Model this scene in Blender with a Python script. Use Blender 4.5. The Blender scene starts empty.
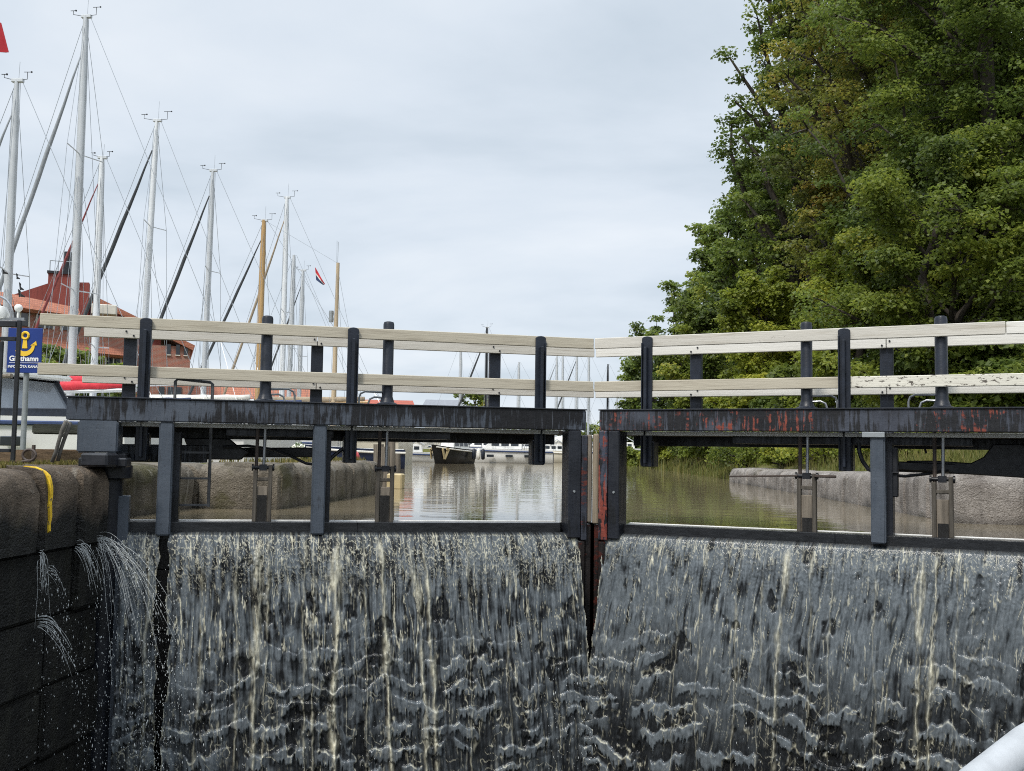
import bpy, bmesh, math, random
import numpy as np
from mathutils import Vector, Matrix

random.seed(7)
RNG = np.random.default_rng(11)
PI = math.pi
R = math.radians
scene = bpy.context.scene
COL = scene.collection

# ------------------------------------------------------------------ camera
CAM = np.array([0.183, -8.45, 0.600])
YAW, PITCH, ROLL, F = R(-6.049), R(3.806), R(0.857), 966.2
_f = np.array([math.sin(YAW) * math.cos(PITCH), math.cos(YAW) * math.cos(PITCH), math.sin(PITCH)])
_r0 = np.array([math.cos(YAW), -math.sin(YAW), 0.0])
_u0 = np.cross(_r0, _f)
_r = math.cos(ROLL) * _r0 + math.sin(ROLL) * _u0
_u = -math.sin(ROLL) * _r0 + math.cos(ROLL) * _u0
cam_d = bpy.data.cameras.new('camera')
cam = bpy.data.objects.new('camera', cam_d)
COL.objects.link(cam)
cam.matrix_world = Matrix(((_r[0], _u[0], -_f[0], CAM[0]), (_r[1], _u[1], -_f[1], CAM[1]),
                           (_r[2], _u[2], -_f[2], CAM[2]), (0, 0, 0, 1)))
cam_d.sensor_width = 36.0
cam_d.lens = F / 1024 * 36.0
cam_d.clip_start = 0.05
cam_d.clip_end = 3000
scene.camera = cam


def at(px, py, w):
    """the place in the world seen at photo pixel px,py, w metres away along the view axis"""
    return CAM + w * (_f + (px - 512) / F * _r - (py - 385.5) / F * _u)


# ------------------------------------------------------------------ objects
def tag(o, label=None, cat=None, group=None, kind=None):
    if label: o['label'] = label
    if cat: o['category'] = cat
    if group: o['group'] = group
    if kind: o['kind'] = kind
    return o


def thing(name, label, cat, loc=(0, 0, 0), rz=0, group=None):
    o = bpy.data.objects.new(name, None)
    COL.objects.link(o)
    o.location = loc
    o.rotation_euler = (0, 0, rz)
    o.empty_display_size = 0.2
    return tag(o, label, cat, group)


def origin_of(o):
    p = Vector((0, 0, 0))
    while o is not None:
        p += Vector(o.location)
        o = o.parent
    return p


class MB:
    """collects shapes (world or local coordinates) into one mesh object"""

    def __init__(self):
        self.v = []
        self.f = []

    def add(self, vs, fs):
        n = len(self.v)
        self.v.extend([tuple(map(float, p)) for p in vs])
        self.f.extend([tuple(i + n for i in f) for f in fs])
        return self

    def frame_box(self, o, ax, ay, az, x0, x1, y0, y1, z0, z1):
        o, ax, ay, az = map(lambda q: np.array(q, float), (o, ax, ay, az))
        vs = [o + ax * x + ay * y + az * z for z in (z0, z1) for (x, y) in ((x0, y0), (x1, y0), (x1, y1), (x0, y1))]
        return self.add(vs, [(3, 2, 1, 0), (4, 5, 6, 7), (0, 1, 5, 4), (1, 2, 6, 5), (2, 3, 7, 6), (3, 0, 4, 7)])

    def box(self, x0, x1, y0, y1, z0, z1):
        return self.frame_box((0, 0, 0), (1, 0, 0), (0, 1, 0), (0, 0, 1), x0, x1, y0, y1, z0, z1)

    def bar(self, a, b, w, h=None, up=(0, 0, 1)):
        a, b = np.array(a, float), np.array(b, float)
        d = b - a
        L = np.linalg.norm(d)
        d /= L
        u = np.array(up, float)
        if abs(d @ u) > 0.98: u = np.array((0, 1.0, 0))
        s = np.cross(d, u); s /= np.linalg.norm(s)
        t = np.cross(s, d)
        h = h or w
        return self.frame_box(a, d, s, t, 0, L, -w / 2, w / 2, -h / 2, h / 2)

    def tube(self, pts, r, n=8, caps=True):
        pts = [np.array(p, float) for p in pts]
        rs = [r] * len(pts) if np.isscalar(r) else list(r)
        m = len(pts)
        vs, fs = [], []
        prev = None
        for i, p in enumerate(pts):
            d = pts[min(i + 1, m - 1)] - pts[max(i - 1, 0)]
            d = d / (np.linalg.norm(d) + 1e-12)
            if prev is None:
                a = np.array((0, 0, 1.0)) if abs(d[2]) < 0.9 else np.array((1.0, 0, 0))
            else:
                a = prev
            s = a - d * (a @ d)
            s /= (np.linalg.norm(s) + 1e-12)
            prev = s
            t = np.cross(d, s)
            for k in range(n):
                th = 2 * PI * k / n
                vs.append(p + rs[i] * (math.cos(th) * s + math.sin(th) * t))
        for i in range(m - 1):
            for k in range(n):
                fs.append((i * n + k, i * n + (k + 1) % n, (i + 1) * n + (k + 1) % n, (i + 1) * n + k))
        if caps:
            fs.append(tuple(reversed(range(n))))
            fs.append(tuple((m - 1) * n + k for k in range(n)))
        return self.add(vs, fs)

    def lathe(self, c, prof, n=16):
        c = np.array(c, float)
        vs = [c + np.array((r * math.cos(2 * PI * k / n), r * math.sin(2 * PI * k / n), z)) for (r, z) in prof for k in range(n)]
        fs = []
        for i in range(len(prof) - 1):
            for k in range(n):
                fs.append((i * n + k, i * n + (k + 1) % n, (i + 1) * n + (k + 1) % n, (i + 1) * n + k))
        fs.append(tuple(reversed(range(n))))
        fs.append(tuple((len(prof) - 1) * n + k for k in range(n)))
        return self.add(vs, fs)

    def ball(self, c, r, n=12, sq=(1, 1, 1)):
        m = n // 2 + 1
        prof = [(max(1e-3, r * math.sin(PI * i / (m - 1))) * 1.0, -r * math.cos(PI * i / (m - 1))) for i in range(m)]
        mb = MB().lathe((0, 0, 0), prof, n)
        return self.add([(c[0] + p[0] * sq[0], c[1] + p[1] * sq[1], c[2] + p[2] * sq[2]) for p in mb.v], mb.f)

    def prism(self, poly, o, ax, ay, az, t0, t1):
        """polygon in the plane ax,ay given thickness t0..t1 along az"""
        o, ax, ay, az = map(lambda q: np.array(q, float), (o, ax, ay, az))
        n = len(poly)
        vs = [o + ax * x + ay * y + az * t for t in (t0, t1) for (x, y) in poly]
        fs = [tuple(reversed(range(n))), tuple(range(n, 2 * n))]
        fs += [(i, (i + 1) % n, n + (i + 1) % n, n + i) for i in range(n)]
        return self.add(vs, fs)

    def build(self, name, mat, parent=None, bevel=0.0, seg=1, smooth=False, local=False, fix=True):
        me = bpy.data.meshes.new(name)
        v = self.v
        if parent is not None and not local:
            o = origin_of(parent)
            v = [(p[0] - o[0], p[1] - o[1], p[2] - o[2]) for p in v]
        me.from_pydata(v, [], self.f)
        bm = bmesh.new()
        bm.from_mesh(me)
        if fix: bmesh.ops.recalc_face_normals(bm, faces=bm.faces)
        if bevel > 0:
            es = [e for e in bm.edges if len(e.link_faces) == 2 and e.calc_face_angle(0) > 0.6]
            bmesh.ops.bevel(bm, geom=es, offset=bevel, segments=seg, affect='EDGES', clamp_overlap=True)
        bm.to_mesh(me)
        bm.free()
        if smooth:
            me.polygons.foreach_set('use_smooth', [True] * len(me.polygons))
            if smooth != 'all':
                try: me.set_sharp_from_angle(angle=R(40))
                except Exception: pass
        me.materials.append(mat)
        ob = bpy.data.objects.new(name, me)
        COL.objects.link(ob)
        if parent is not None: ob.parent = parent
        return ob


def np_mesh(name, V, faces, mat, parent=None, smooth=False, attrs=None):
    """fast mesh: V (n,3), faces (m,k) array; attrs {name: (domain, values)}"""
    me = bpy.data.meshes.new(name)
    V = np.asarray(V, np.float32)
    faces = np.asarray(faces, np.int32)
    m, k = faces.shape
    me.vertices.add(len(V)); me.vertices.foreach_set('co', V.ravel())
    me.loops.add(m * k); me.loops.foreach_set('vertex_index', faces.ravel())
    me.polygons.add(m)
    me.polygons.foreach_set('loop_start', np.arange(0, m * k, k, dtype=np.int32))
    me.polygons.foreach_set('loop_total', np.full(m, k, np.int32))
    me.update(calc_edges=True)
    if smooth: me.polygons.foreach_set('use_smooth', np.ones(m, bool))
    for a, (dom, val) in (attrs or {}).items():
        at_ = me.attributes.new(a, 'FLOAT', dom)
        at_.data.foreach_set('value', np.asarray(val, np.float32))
    me.materials.append(mat)
    ob = bpy.data.objects.new(name, me)
    COL.objects.link(ob)
    if parent is not None: ob.parent = parent
    return ob


# ------------------------------------------------------------------ noise (numpy)
def perlin(x, y, seed=0):
    rs = np.random.default_rng(seed)
    N = 1024
    perm = rs.permutation(N)
    ang = rs.random(N) * 2 * PI
    gx, gy = np.cos(ang), np.sin(ang)
    xi, yi = np.floor(x).astype(int), np.floor(y).astype(int)
    xf, yf = x - xi, y - yi
    u = xf * xf * xf * (xf * (xf * 6 - 15) + 10)
    v = yf * yf * yf * (yf * (yf * 6 - 15) + 10)

    def g(ix, iy, dx, dy):
        h = perm[(perm[ix % N] + iy) % N]
        return gx[h] * dx + gy[h] * dy
    a = g(xi, yi, xf, yf); b = g(xi + 1, yi, xf - 1, yf)
    c = g(xi, yi + 1, xf, yf - 1); d = g(xi + 1, yi + 1, xf - 1, yf - 1)
    return (a * (1 - u) + b * u) * (1 - v) + (c * (1 - u) + d * u) * v * 1.0


def fbm(x, y, seed=0, o=3):
    s, a = 0, 1.0
    for i in range(o):
        s = s + a * perlin(x * 2 ** i + 17.3 * i, y * 2 ** i + 5.1 * i, seed + i)
        a *= 0.5
    return s


def sstep(a, b, x):
    t = np.clip((x - a) / (b - a), 0, 1)
    return t * t * (3 - 2 * t)


# ------------------------------------------------------------------ materials
class NT:
    def __init__(self, name):
        self.m = bpy.data.materials.new(name)
        self.m.use_nodes = True
        self.t = self.m.node_tree
        self.t.nodes.clear()
        self.out = self.n('ShaderNodeOutputMaterial')
        self.p = self.n('ShaderNodeBsdfPrincipled')
        self.t.links.new(self.p.outputs[0], self.out.inputs[0])
        self.tc = None

    def n(self, t, **kw):
        x = self.t.nodes.new(t)
        for k, v in kw.items(): setattr(x, k, v)
        return x

    def link(self, a, b): self.t.links.new(a, b)

    def coord(self, stretch=(1, 1, 1), space='Object'):
        if self.tc is None: self.tc = self.n('ShaderNodeTexCoord')
        mp = self.n('ShaderNodeMapping')
        mp.inputs['Scale'].default_value = stretch
        self.link(self.tc.outputs[space], mp.inputs[0])
        return mp.outputs[0]

    def noise(self, scale, stretch=(1, 1, 1), detail=4, rough=0.55, dist=0.0):
        x = self.n('ShaderNodeTexNoise')
        x.inputs['Scale'].default_value = scale
        x.inputs['Detail'].default_value = detail
        x.inputs['Roughness'].default_value = rough
        x.inputs['Distortion'].default_value = dist
        self.link(self.coord(stretch), x.inputs['Vector'])
        return x.outputs['Fac']

    def axis(self, k):
        s = self.n('ShaderNodeSeparateXYZ')
        self.link(self.coord(), s.inputs[0])
        return s.outputs[k]

    def attr(self, name):
        x = self.n('ShaderNodeAttribute')
        x.attribute_name = name
        return x.outputs['Fac']

    def ramp(self, fac, stops):
        x = self.n('ShaderNodeValToRGB')
        e = x.color_ramp.elements
        while len(e) < len(stops): e.new(0.5)
        for el, (p, c) in zip(e, stops):
            el.position = p
            el.color = (*c, 1) if len(c) == 3 else c
        self.link(fac, x.inputs[0])
        return x.outputs[0]

    def step(self, fac, a, b, lo=0.0, hi=1.0):
        x = self.n('ShaderNodeMapRange')
        x.inputs[1].default_value = a; x.inputs[2].default_value = b
        x.inputs[3].default_value = lo; x.inputs[4].default_value = hi
        self.link(fac, x.inputs[0])
        return x.outputs[0]

    def math(self, op, a, b):
        x = self.n('ShaderNodeMath', operation=op)
        for i, q in enumerate((a, b)):
            if isinstance(q, (int, float)): x.inputs[i].default_value = q
            else: self.link(q, x.inputs[i])
        return x.outputs[0]

    def mix(self, fac, a, b):
        x = self.n('ShaderNodeMix', data_type='RGBA')
        for i, q in ((0, fac), (6, a), (7, b)):
            if isinstance(q, (int, float)): x.inputs[i].default_value = q
            elif isinstance(q, (tuple, list)): x.inputs[i].default_value = (*q, 1)
            else: self.link(q, x.inputs[i])
        return x.outputs[2]

    def set(self, base=None, rough=None, bump=None, bdist=0.01, bstr=0.6, **kw):
        for key, q in (('Base Color', base), ('Roughness', rough)):
            if q is None: continue
            if isinstance(q, (int, float)): self.p.inputs[key].default_value = q
            elif isinstance(q, (tuple, list)): self.p.inputs[key].default_value = (*q, 1)
            else: self.link(q, self.p.inputs[key])
        for k, q in kw.items():
            self.p.inputs[k.replace('_', ' ')].default_value = q
        if bump is not None:
            b = self.n('ShaderNodeBump')
            b.inputs['Strength'].default_value = bstr
            b.inputs['Distance'].default_value = bdist
            self.link(bump, b.inputs['Height'])
            self.link(b.outputs[0], self.p.inputs['Normal'])
        return self.m


def simple(name, c, rough=0.5, var=0.25, scale=6, bump=0.003, metal=0.0, stretch=(1, 1, 1), spec=0.4):
    t = NT(name)
    lo = tuple(x * (1 - var) for x in c); hi = tuple(min(1, x * (1 + var)) for x in c)
    n = t.noise(scale, stretch, 5, 0.6)
    col = t.ramp(n, [(0.3, lo), (0.7, hi)])
    rg = t.step(t.noise(scale * 2.3, stretch), 0.3, 0.7, max(0, rough - 0.1), min(1, rough + 0.1))
    return t.set(col, rg, t.noise(scale * 8, stretch, 3) if bump else None, bump or 0.01, 0.5, Metallic=metal, Specular_IOR_Level=spec)


def tarred(name, base_lo, base_hi, tar, red, tar_thr=0.5, red_thr=0.62, rough=0.42, redstreak=False, grad=None, redgrad=None):
    t = NT(name)
    base = t.ramp(t.noise(3.0, (1, 1, 1), 5), [(0.3, base_lo), (0.7, base_hi)])
    streak = t.noise(1.0, (34, 34, 3.4), 8, 0.68)
    patch = t.noise(1.6, (1, 1, 2.0), 4)
    m = t.math('ADD', t.math('MULTIPLY', streak, 0.62), t.math('MULTIPLY', patch, 0.5))
    if grad:          # the paint is better kept towards the heel end of the leaf
        m = t.math('ADD', m, t.step(t.axis(0), grad[0], grad[1], -0.03, grad[2]))
    col = t.mix(t.step(m, tar_thr - 0.01, tar_thr + 0.05), base, tar)
    fl = t.noise(1.0, (9, 9, 16), 6, 0.72)
    pr = t.noise(1.15, (1, 1, 1.0), 3)
    rm = t.math('ADD', t.math('MULTIPLY', fl, 0.55), t.math('MULTIPLY', pr, 0.6))
    redc = t.ramp(t.noise(24, (1, 1, 2)), [(0.3, tuple(x * 0.55 for x in red)), (0.7, red)])
    if redstreak:
        rm = t.math('SUBTRACT', rm, t.math('MULTIPLY', t.step(t.noise(1.0, (34, 34, 4), 4, 0.6), 0.44, 0.54), 0.13))
    if redgrad: rm = t.math('ADD', rm, t.step(t.axis(0), redgrad[0], redgrad[1], 0.0, redgrad[2]))
    col = t.mix(t.step(rm, red_thr - 0.01, red_thr + 0.045), col, redc)
    if redstreak:      # thin pale runs over the tar
        col = t.mix(t.step(t.noise(1.0, (46, 46, 3.2), 4, 0.6), 0.60, 0.68, 0, 0.6), col, (0.10, 0.11, 0.13))
    pale = t.noise(1.0, (14, 14, 40), 6, 0.8)
    col = t.mix(t.step(pale, 0.69, 0.72, 0, 0.55), col, (0.2, 0.2, 0.21))
    col = t.mix(t.step(t.noise(60, (1, 1, 0.5), 4, 0.7), 0.60, 0.68, 0, 0.5), col, tar)
    rg = t.step(streak, 0.35, 0.65, rough - 0.14, rough + 0.2)
    return t.set(col, rg, t.math('ADD', m, t.math('MULTIPLY', fl, 0.5)), 0.012, 0.55, Specular_IOR_Level=0.4)


M = {}
M['beam_left'] = tarred('beam_left', (0.038, 0.045, 0.060), (0.076, 0.089, 0.112), (0.007, 0.007, 0.009), (0.20, 0.052, 0.035), 0.522, 0.72, redstreak=True, grad=(0.6, 3.4, 0.045))
M['beam_right'] = tarred('beam_right', (0.028, 0.03, 0.04), (0.075, 0.085, 0.11), (0.009, 0.009, 0.011), (0.25, 0.06, 0.038), 0.505, 0.565, redstreak=True, redgrad=(-1.15, -0.65, -0.10))
M['steel_dark'] = tarred('steel_dark', (0.009, 0.010, 0.014), (0.020, 0.023, 0.031), (0.006, 0.007, 0.009), (0.12, 0.04, 0.03), 0.58, 0.80, 0.38)
M['leg_paint'] = tarred('leg_paint', (0.048, 0.060, 0.078), (0.078, 0.093, 0.116), (0.016, 0.016, 0.019), (0.15, 0.05, 0.035), 0.66, 0.78, 0.45)
M['red_post'] = tarred('red_post', (0.02, 0.022, 0.03), (0.06, 0.07, 0.1), (0.009, 0.009, 0.011), (0.26, 0.06, 0.042), 0.50, 0.53, redstreak=True)
M['rust_post'] = tarred('rust_post', (0.012, 0.013, 0.018), (0.04, 0.045, 0.06), (0.007, 0.007, 0.009), (0.14, 0.035, 0.025), 0.54, 0.63)
M['planks'] = simple('planks', (0.016, 0.015, 0.014), 0.45, 0.5, 4, 0.008, stretch=(6, 6, 1))
M['deck_wood'] = simple('deck_wood', (0.05, 0.045, 0.04), 0.75, 0.4, 5, 0.006, stretch=(1, 1, 6))
M['old_timber'] = simple('old_timber', (0.17, 0.145, 0.115), 0.8, 0.45, 2, 0.006, stretch=(14, 14, 1.2))
M['paddle_wood'] = simple('paddle_wood', (0.075, 0.066, 0.054), 0.75, 0.5, 2, 0.006, stretch=(14, 14, 1.2))
M['pale_timber'] = simple('pale_timber', (0.22, 0.18, 0.13), 0.8, 0.3, 2, 0.005, stretch=(14, 14, 1.2))
M['bare_steel'] = simple('bare_steel', (0.30, 0.31, 0.33), 0.35, 0.25, 10, 0.001, 0.8)
M['brown_rod'] = simple('brown_rod', (0.06, 0.045, 0.038), 0.6, 0.4, 14, 0.002)
M['black_metal'] = simple('black_metal', (0.014, 0.015, 0.019), 0.42, 0.4, 9, 0.002)
M['iron_grey'] = simple('iron_grey', (0.06, 0.062, 0.066), 0.55, 0.4, 9, 0.002)
M['wet_beam'] = simple('wet_beam', (0.016, 0.017, 0.019), 0.22, 0.5, 5, 0.004, stretch=(2, 2, 8))
M['wet_rust'] = tarred('wet_rust', (0.010, 0.009, 0.009), (0.024, 0.02, 0.019), (0.005, 0.005, 0.005), (0.085, 0.022, 0.016), 0.58, 0.60, 0.25)
M['navy_metal'] = simple('navy_metal', (0.013, 0.017, 0.027), 0.4, 0.4, 9, 0.002)
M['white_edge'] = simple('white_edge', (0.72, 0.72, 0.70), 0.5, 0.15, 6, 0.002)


def rail_paint(name, c, specks=0.72, dark=0.60):
    t = NT(name)
    a = tuple(x * 0.88 for x in c)
    col = t.ramp(t.noise(1.5, (1, 1, 5), 5), [(0.3, a), (0.7, c)])
    grime = t.noise(1.0, (1.5, 1.5, 30), 5, 0.7)
    col = t.mix(t.step(grime, dark, dark + 0.16, 0, 0.60), col, (0.27, 0.23, 0.17))
    sp = t.noise(30, (0.7, 0.7, 1.6), 5, 0.7)
    bigp = t.noise(2.2, (1, 1, 1), 2)
    s = t.math('ADD', t.math('MULTIPLY', sp, 0.85), t.math('MULTIPLY', bigp, 0.2))
    col = t.mix(t.step(s, specks, specks + 0.02), col, (0.09, 0.075, 0.06))
    return t.set(col, 0.6, t.math('SUBTRACT', t.noise(2, (2, 2, 60), 4), s), 0.004, 0.4)


M['rail_beige'] = rail_paint('rail_beige', (0.47, 0.425, 0.335), 0.70, 0.50)
M['rail_cream'] = rail_paint('rail_cream', (0.57, 0.54, 0.48), 0.69, 0.53)
M['rail_white'] = rail_paint('rail_white', (0.70, 0.68, 0.63), 0.70, 0.57)
M['rail_peel'] = rail_paint('rail_peel', (0.70, 0.67, 0.58), 0.572, 0.60)


def stone(name, lo, hi, wet_z=None, moss=0.62):
    t = NT(name)
    col = t.ramp(t.noise(2.2, (1, 1, 1), 8, 0.65), [(0.28, lo), (0.72, hi)])
    col = t.mix(t.step(t.noise(55, (1, 1, 1), 3, 0.7), 0.56, 0.68, 0, 0.5), col, tuple(x * 0.4 for x in lo))
    col = t.mix(t.step(t.noise(38, (1, 1, 1), 2), 0.62, 0.7, 0, 0.35), col, tuple(min(1, x * 1.9) for x in hi))
    streak = t.noise(1.0, (5, 5, 0.7), 5, 0.6)
    col = t.mix(t.step(streak, 0.5, 0.68, 0, 0.7), col, tuple(x * 0.35 for x in lo))
    col = t.mix(t.step(t.noise(1.3, (1, 1, 1.5), 6, 0.65), moss, moss + 0.12, 0, 0.8), col, (0.06, 0.055, 0.018))
    col = t.mix(t.step(t.noise(1.0, (8, 8, 0.9), 4), 0.62, 0.72, 0, 0.55), col, (0.33, 0.31, 0.27))
    if wet_z is not None:
        z = t.math('ADD', t.axis(2), t.math('MULTIPLY', t.math('SUBTRACT', t.noise(2.5, (1, 1, 0.4), 5), 0.5), 0.45))
        wetc = t.ramp(t.math('ADD', t.math('MULTIPLY', t.noise(5, (1, 1, 0.6), 7, 0.7), 0.6), t.math('MULTIPLY', t.noise(1.0, (11, 11, 0.8), 5, 0.65), 0.45)), [(0.36, (0.004, 0.0045, 0.004)), (0.52, (0.009, 0.009, 0.008)), (0.68, (0.020, 0.020, 0.015)), (0.80, (0.045, 0.041, 0.032))])
        col = t.mix(t.step(z, wet_z, wet_z - 0.16), col, wetc)
        rg = t.step(z, wet_z, wet_z - 0.16, 0.85, 0.4)
    else:
        rg = 0.85
    return t.set(col, rg, t.math('ADD', t.noise(7, (1, 1, 1), 8, 0.7), t.math('MULTIPLY', t.noise(70), 0.4)), 0.06, 0.8, Specular_IOR_Level=0.3)


M['stone_dark'] = stone('stone_dark', (0.070, 0.052, 0.036), (0.185, 0.145, 0.108), 0.20, 0.58)
M['stone_quay'] = stone('stone_quay', (0.085, 0.073, 0.054), (0.22, 0.19, 0.15), 0.04, 0.52)
M['stone_pale'] = stone('stone_pale', (0.17, 0.15, 0.135), (0.36, 0.33, 0.30), 0.03, 0.62)
def worn_paint():
    t = NT('yellow_paint')
    c = t.ramp(t.noise(12, (1, 1, 1), 5), [(0.3, (0.62, 0.38, 0.015)), (0.7, (0.80, 0.54, 0.03))])
    c = t.mix(t.step(t.noise(38, (1, 1, 1), 6, 0.75), 0.585, 0.615), c, (0.10, 0.085, 0.06))
    return t.set(c, 0.65, t.noise(60, (1, 1, 1), 4), 0.006, 0.6)


M['yellow_paint'] = worn_paint()


def ground_mat():
    t = NT('ground')
    g = t.ramp(t.noise(1.4, (1, 1, 1), 8, 0.7), [(0.25, (0.05, 0.07, 0.018)), (0.5, (0.10, 0.105, 0.03)), (0.75, (0.19, 0.16, 0.065))])
    d = t.ramp(t.noise(9, (1, 1, 1), 6, 0.7), [(0.3, (0.07, 0.055, 0.04)), (0.7, (0.17, 0.14, 0.11))])
    col = t.mix(t.step(t.noise(0.7, (1, 1, 1), 5), 0.55, 0.66), g, d)
    z = t.axis(2)
    col = t.mix(t.step(z, 0.05, -0.15), col, (0.03, 0.025, 0.015))
    return t.set(col, 0.95, t.noise(24, (1, 1, 1), 6, 0.7), 0.06, 0.8, Specular_IOR_Level=0.1)


M['ground'] = ground_mat()


def water_mat():
    t = NT('canal_water')
    b = t.math('ADD', t.math('MULTIPLY', t.noise(1.0, (0.7, 2.2, 1), 3, 0.5, 0.4), 1.0), t.math('MULTIPLY', t.noise(1.0, (5, 11, 1), 3, 0.5), 0.16))
    return t.set((0.165, 0.135, 0.088), 0.03, b, 0.02, 0.24, IOR=1.33, Specular_IOR_Level=0.5)


M['water'] = water_mat()
M['lock_water'] = simple('lock_water', (0.05, 0.05, 0.04), 0.15, 0.4, 5, 0.05)


def falls_mat():
    t = NT('falling_water')
    air, foam = t.attr('air'), t.attr('foam')
    n = t.noise(1.0, (40, 40, 9), 5, 0.65)
    clear = t.ramp(n, [(0.3, (0.005, 0.0055, 0.006)), (0.7, (0.015, 0.016, 0.018))])
    body = t.ramp(n, [(0.3, (0.078, 0.091, 0.101)), (0.55, (0.128, 0.146, 0.160)), (0.75, (0.195, 0.216, 0.23))])
    col = t.mix(air, clear, body)
    fcol = t.ramp(t.noise(1.0, (90, 90, 30), 3), [(0.3, (0.42, 0.39, 0.28)), (0.7, (0.74, 0.72, 0.58))])
    col = t.mix(foam, col, fcol)
    rg = t.step(foam, 0, 1, 0.09, 0.6)
    return t.set(col, rg, t.noise(1.0, (110, 110, 34), 4, 0.6), 0.006, 0.55, IOR=1.33, Specular_IOR_Level=0.6)


M['falls'] = falls_mat()
M['spray'] = simple('spray', (0.40, 0.42, 0.42), 0.25, 0.15, 20, 0)


def leaf_mat(name, stops, trans=0.46):
    t = NT(name)
    col = t.ramp(t.attr('tint'), stops)
    t.set(col, 0.5, Specular_IOR_Level=0.35)
    tr = t.n('ShaderNodeBsdfTranslucent')
    hs = t.n('ShaderNodeHueSaturation')
    hs.inputs['Value'].default_value = 1.5
    t.link(col, hs.inputs['Color'])
    t.link(hs.outputs[0], tr.inputs[0])
    mx = t.n('ShaderNodeMixShader')
    mx.inputs[0].default_value = trans
    t.link(t.p.outputs[0], mx.inputs[1]); t.link(tr.outputs[0], mx.inputs[2])
    t.link(mx.outputs[0], t.out.inputs[0])
    return t.m


M['leaf_dark'] = leaf_mat('leaf_dark', [(0.0, (0.046, 0.071, 0.019)), (0.45, (0.107, 0.150, 0.030)), (0.8, (0.192, 0.235, 0.041)), (1.0, (0.291, 0.300, 0.055))])
M['leaf_mid'] = leaf_mat('leaf_mid', [(0.0, (0.054, 0.080, 0.019)), (0.45, (0.141, 0.180, 0.031)), (0.8, (0.234, 0.261, 0.041)), (1.0, (0.329, 0.305, 0.055))])
M['leaf_gold'] = leaf_mat('leaf_gold', [(0.0, (0.069, 0.085, 0.022)), (0.4, (0.159, 0.176, 0.034)), (0.72, (0.289, 0.255, 0.049)), (0.9, (0.310, 0.222, 0.056)), (1.0, (0.301, 0.170, 0.056))])
M['leaf_lime'] = leaf_mat('leaf_lime', [(0.0, (0.081, 0.109, 0.019)), (0.5, (0.224, 0.264, 0.036)), (1.0, (0.383, 0.367, 0.055))])
M['grass'] = leaf_mat('grass', [(0.0, (0.05, 0.07, 0.014)), (0.5, (0.12, 0.13, 0.03)), (1.0, (0.28, 0.23, 0.09))], 0.3)
M['moss'] = leaf_mat('moss', [(0.0, (0.06, 0.065, 0.015)), (0.5, (0.14, 0.125, 0.03)), (1.0, (0.26, 0.2, 0.08))], 0.2)
M['petal'] = leaf_mat('petal', [(0.0, (0.06, 0.12, 0.02)), (0.55, (0.10, 0.16, 0.03)), (0.6, (0.8, 0.8, 0.7)), (1.0, (0.85, 0.85, 0.78))], 0.2)
M['bark'] = simple('bark', (0.05, 0.042, 0.034), 0.9, 0.4, 3, 0.02, stretch=(5, 5, 1))

M['hull_white'] = simple('hull_white', (0.72, 0.72, 0.70), 0.3, 0.08, 1.5, 0)
M['hull_cream'] = simple('hull_cream', (0.62, 0.58, 0.48), 0.35, 0.1, 1.5, 0)
M['hull_black'] = simple('hull_black', (0.012, 0.013, 0.016), 0.25, 0.3, 2, 0)
M['hull_navy'] = simple('hull_navy', (0.015, 0.025, 0.06), 0.3, 0.3, 2, 0)
M['hull_red'] = simple('hull_red', (0.25, 0.03, 0.03), 0.35, 0.2, 2, 0)
M['deck_white'] = simple('deck_white', (0.68, 0.68, 0.66), 0.5, 0.1, 3, 0.001)
M['teak'] = simple('teak', (0.30, 0.17, 0.08), 0.5, 0.3, 3, 0.002, stretch=(1, 12, 1))
M['glass_dark'] = simple('glass_dark', (0.012, 0.016, 0.022), 0.06, 0.3, 2, 0, spec=0.8)
M['glass_blue'] = simple('glass_blue', (0.17, 0.19, 0.22), 0.05, 0.2, 2, 0, spec=0.8)
M['alloy'] = simple('alloy', (0.52, 0.54, 0.56), 0.42, 0.1, 2, 0, 0.25)
M['alloy_pale'] = simple('alloy_pale', (0.66, 0.68, 0.70), 0.45, 0.08, 2, 0, 0.1)
M['spruce'] = simple('spruce', (0.42, 0.27, 0.12), 0.4, 0.18, 2, 0, stretch=(8, 8, 0.6))
M['spruce_pale'] = simple('spruce_pale', (0.42, 0.33, 0.22), 0.5, 0.18, 2, 0, stretch=(8, 8, 0.6))
M['wire'] = simple('wire', (0.32, 0.34, 0.36), 0.4, 0.1, 2, 0, 0.5)
M['dark_sail'] = simple('dark_sail', (0.05, 0.055, 0.06), 0.8, 0.3, 8, 0.004)
M['grey_sail'] = simple('grey_sail', (0.26, 0.28, 0.30), 0.8, 0.15, 8, 0.004)
M['brown_sail'] = simple('brown_sail', (0.30, 0.24, 0.17), 0.8, 0.2, 8, 0.004)
M['red_sail'] = simple('red_sail', (0.20, 0.05, 0.05), 0.8, 0.3, 8, 0.004)
M['red_cloth'] = simple('red_cloth', (0.55, 0.035, 0.05), 0.75, 0.15, 8, 0.006)
M['white_cloth'] = simple('white_cloth', (0.70, 0.68, 0.62), 0.8, 0.1, 8, 0.006)
M['navy_cloth'] = simple('navy_cloth', (0.03, 0.05, 0.12), 0.8, 0.2, 8, 0.006)
M['flag_red'] = simple('flag_red', (0.50, 0.03, 0.04), 0.8, 0.1, 8, 0)
M['rope_mat'] = simple('rope', (0.10, 0.095, 0.085), 0.9, 0.4, 30, 0.004)
M['galv'] = simple('galv', (0.28, 0.30, 0.31), 0.5, 0.2, 8, 0.001, 0.4)
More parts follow.
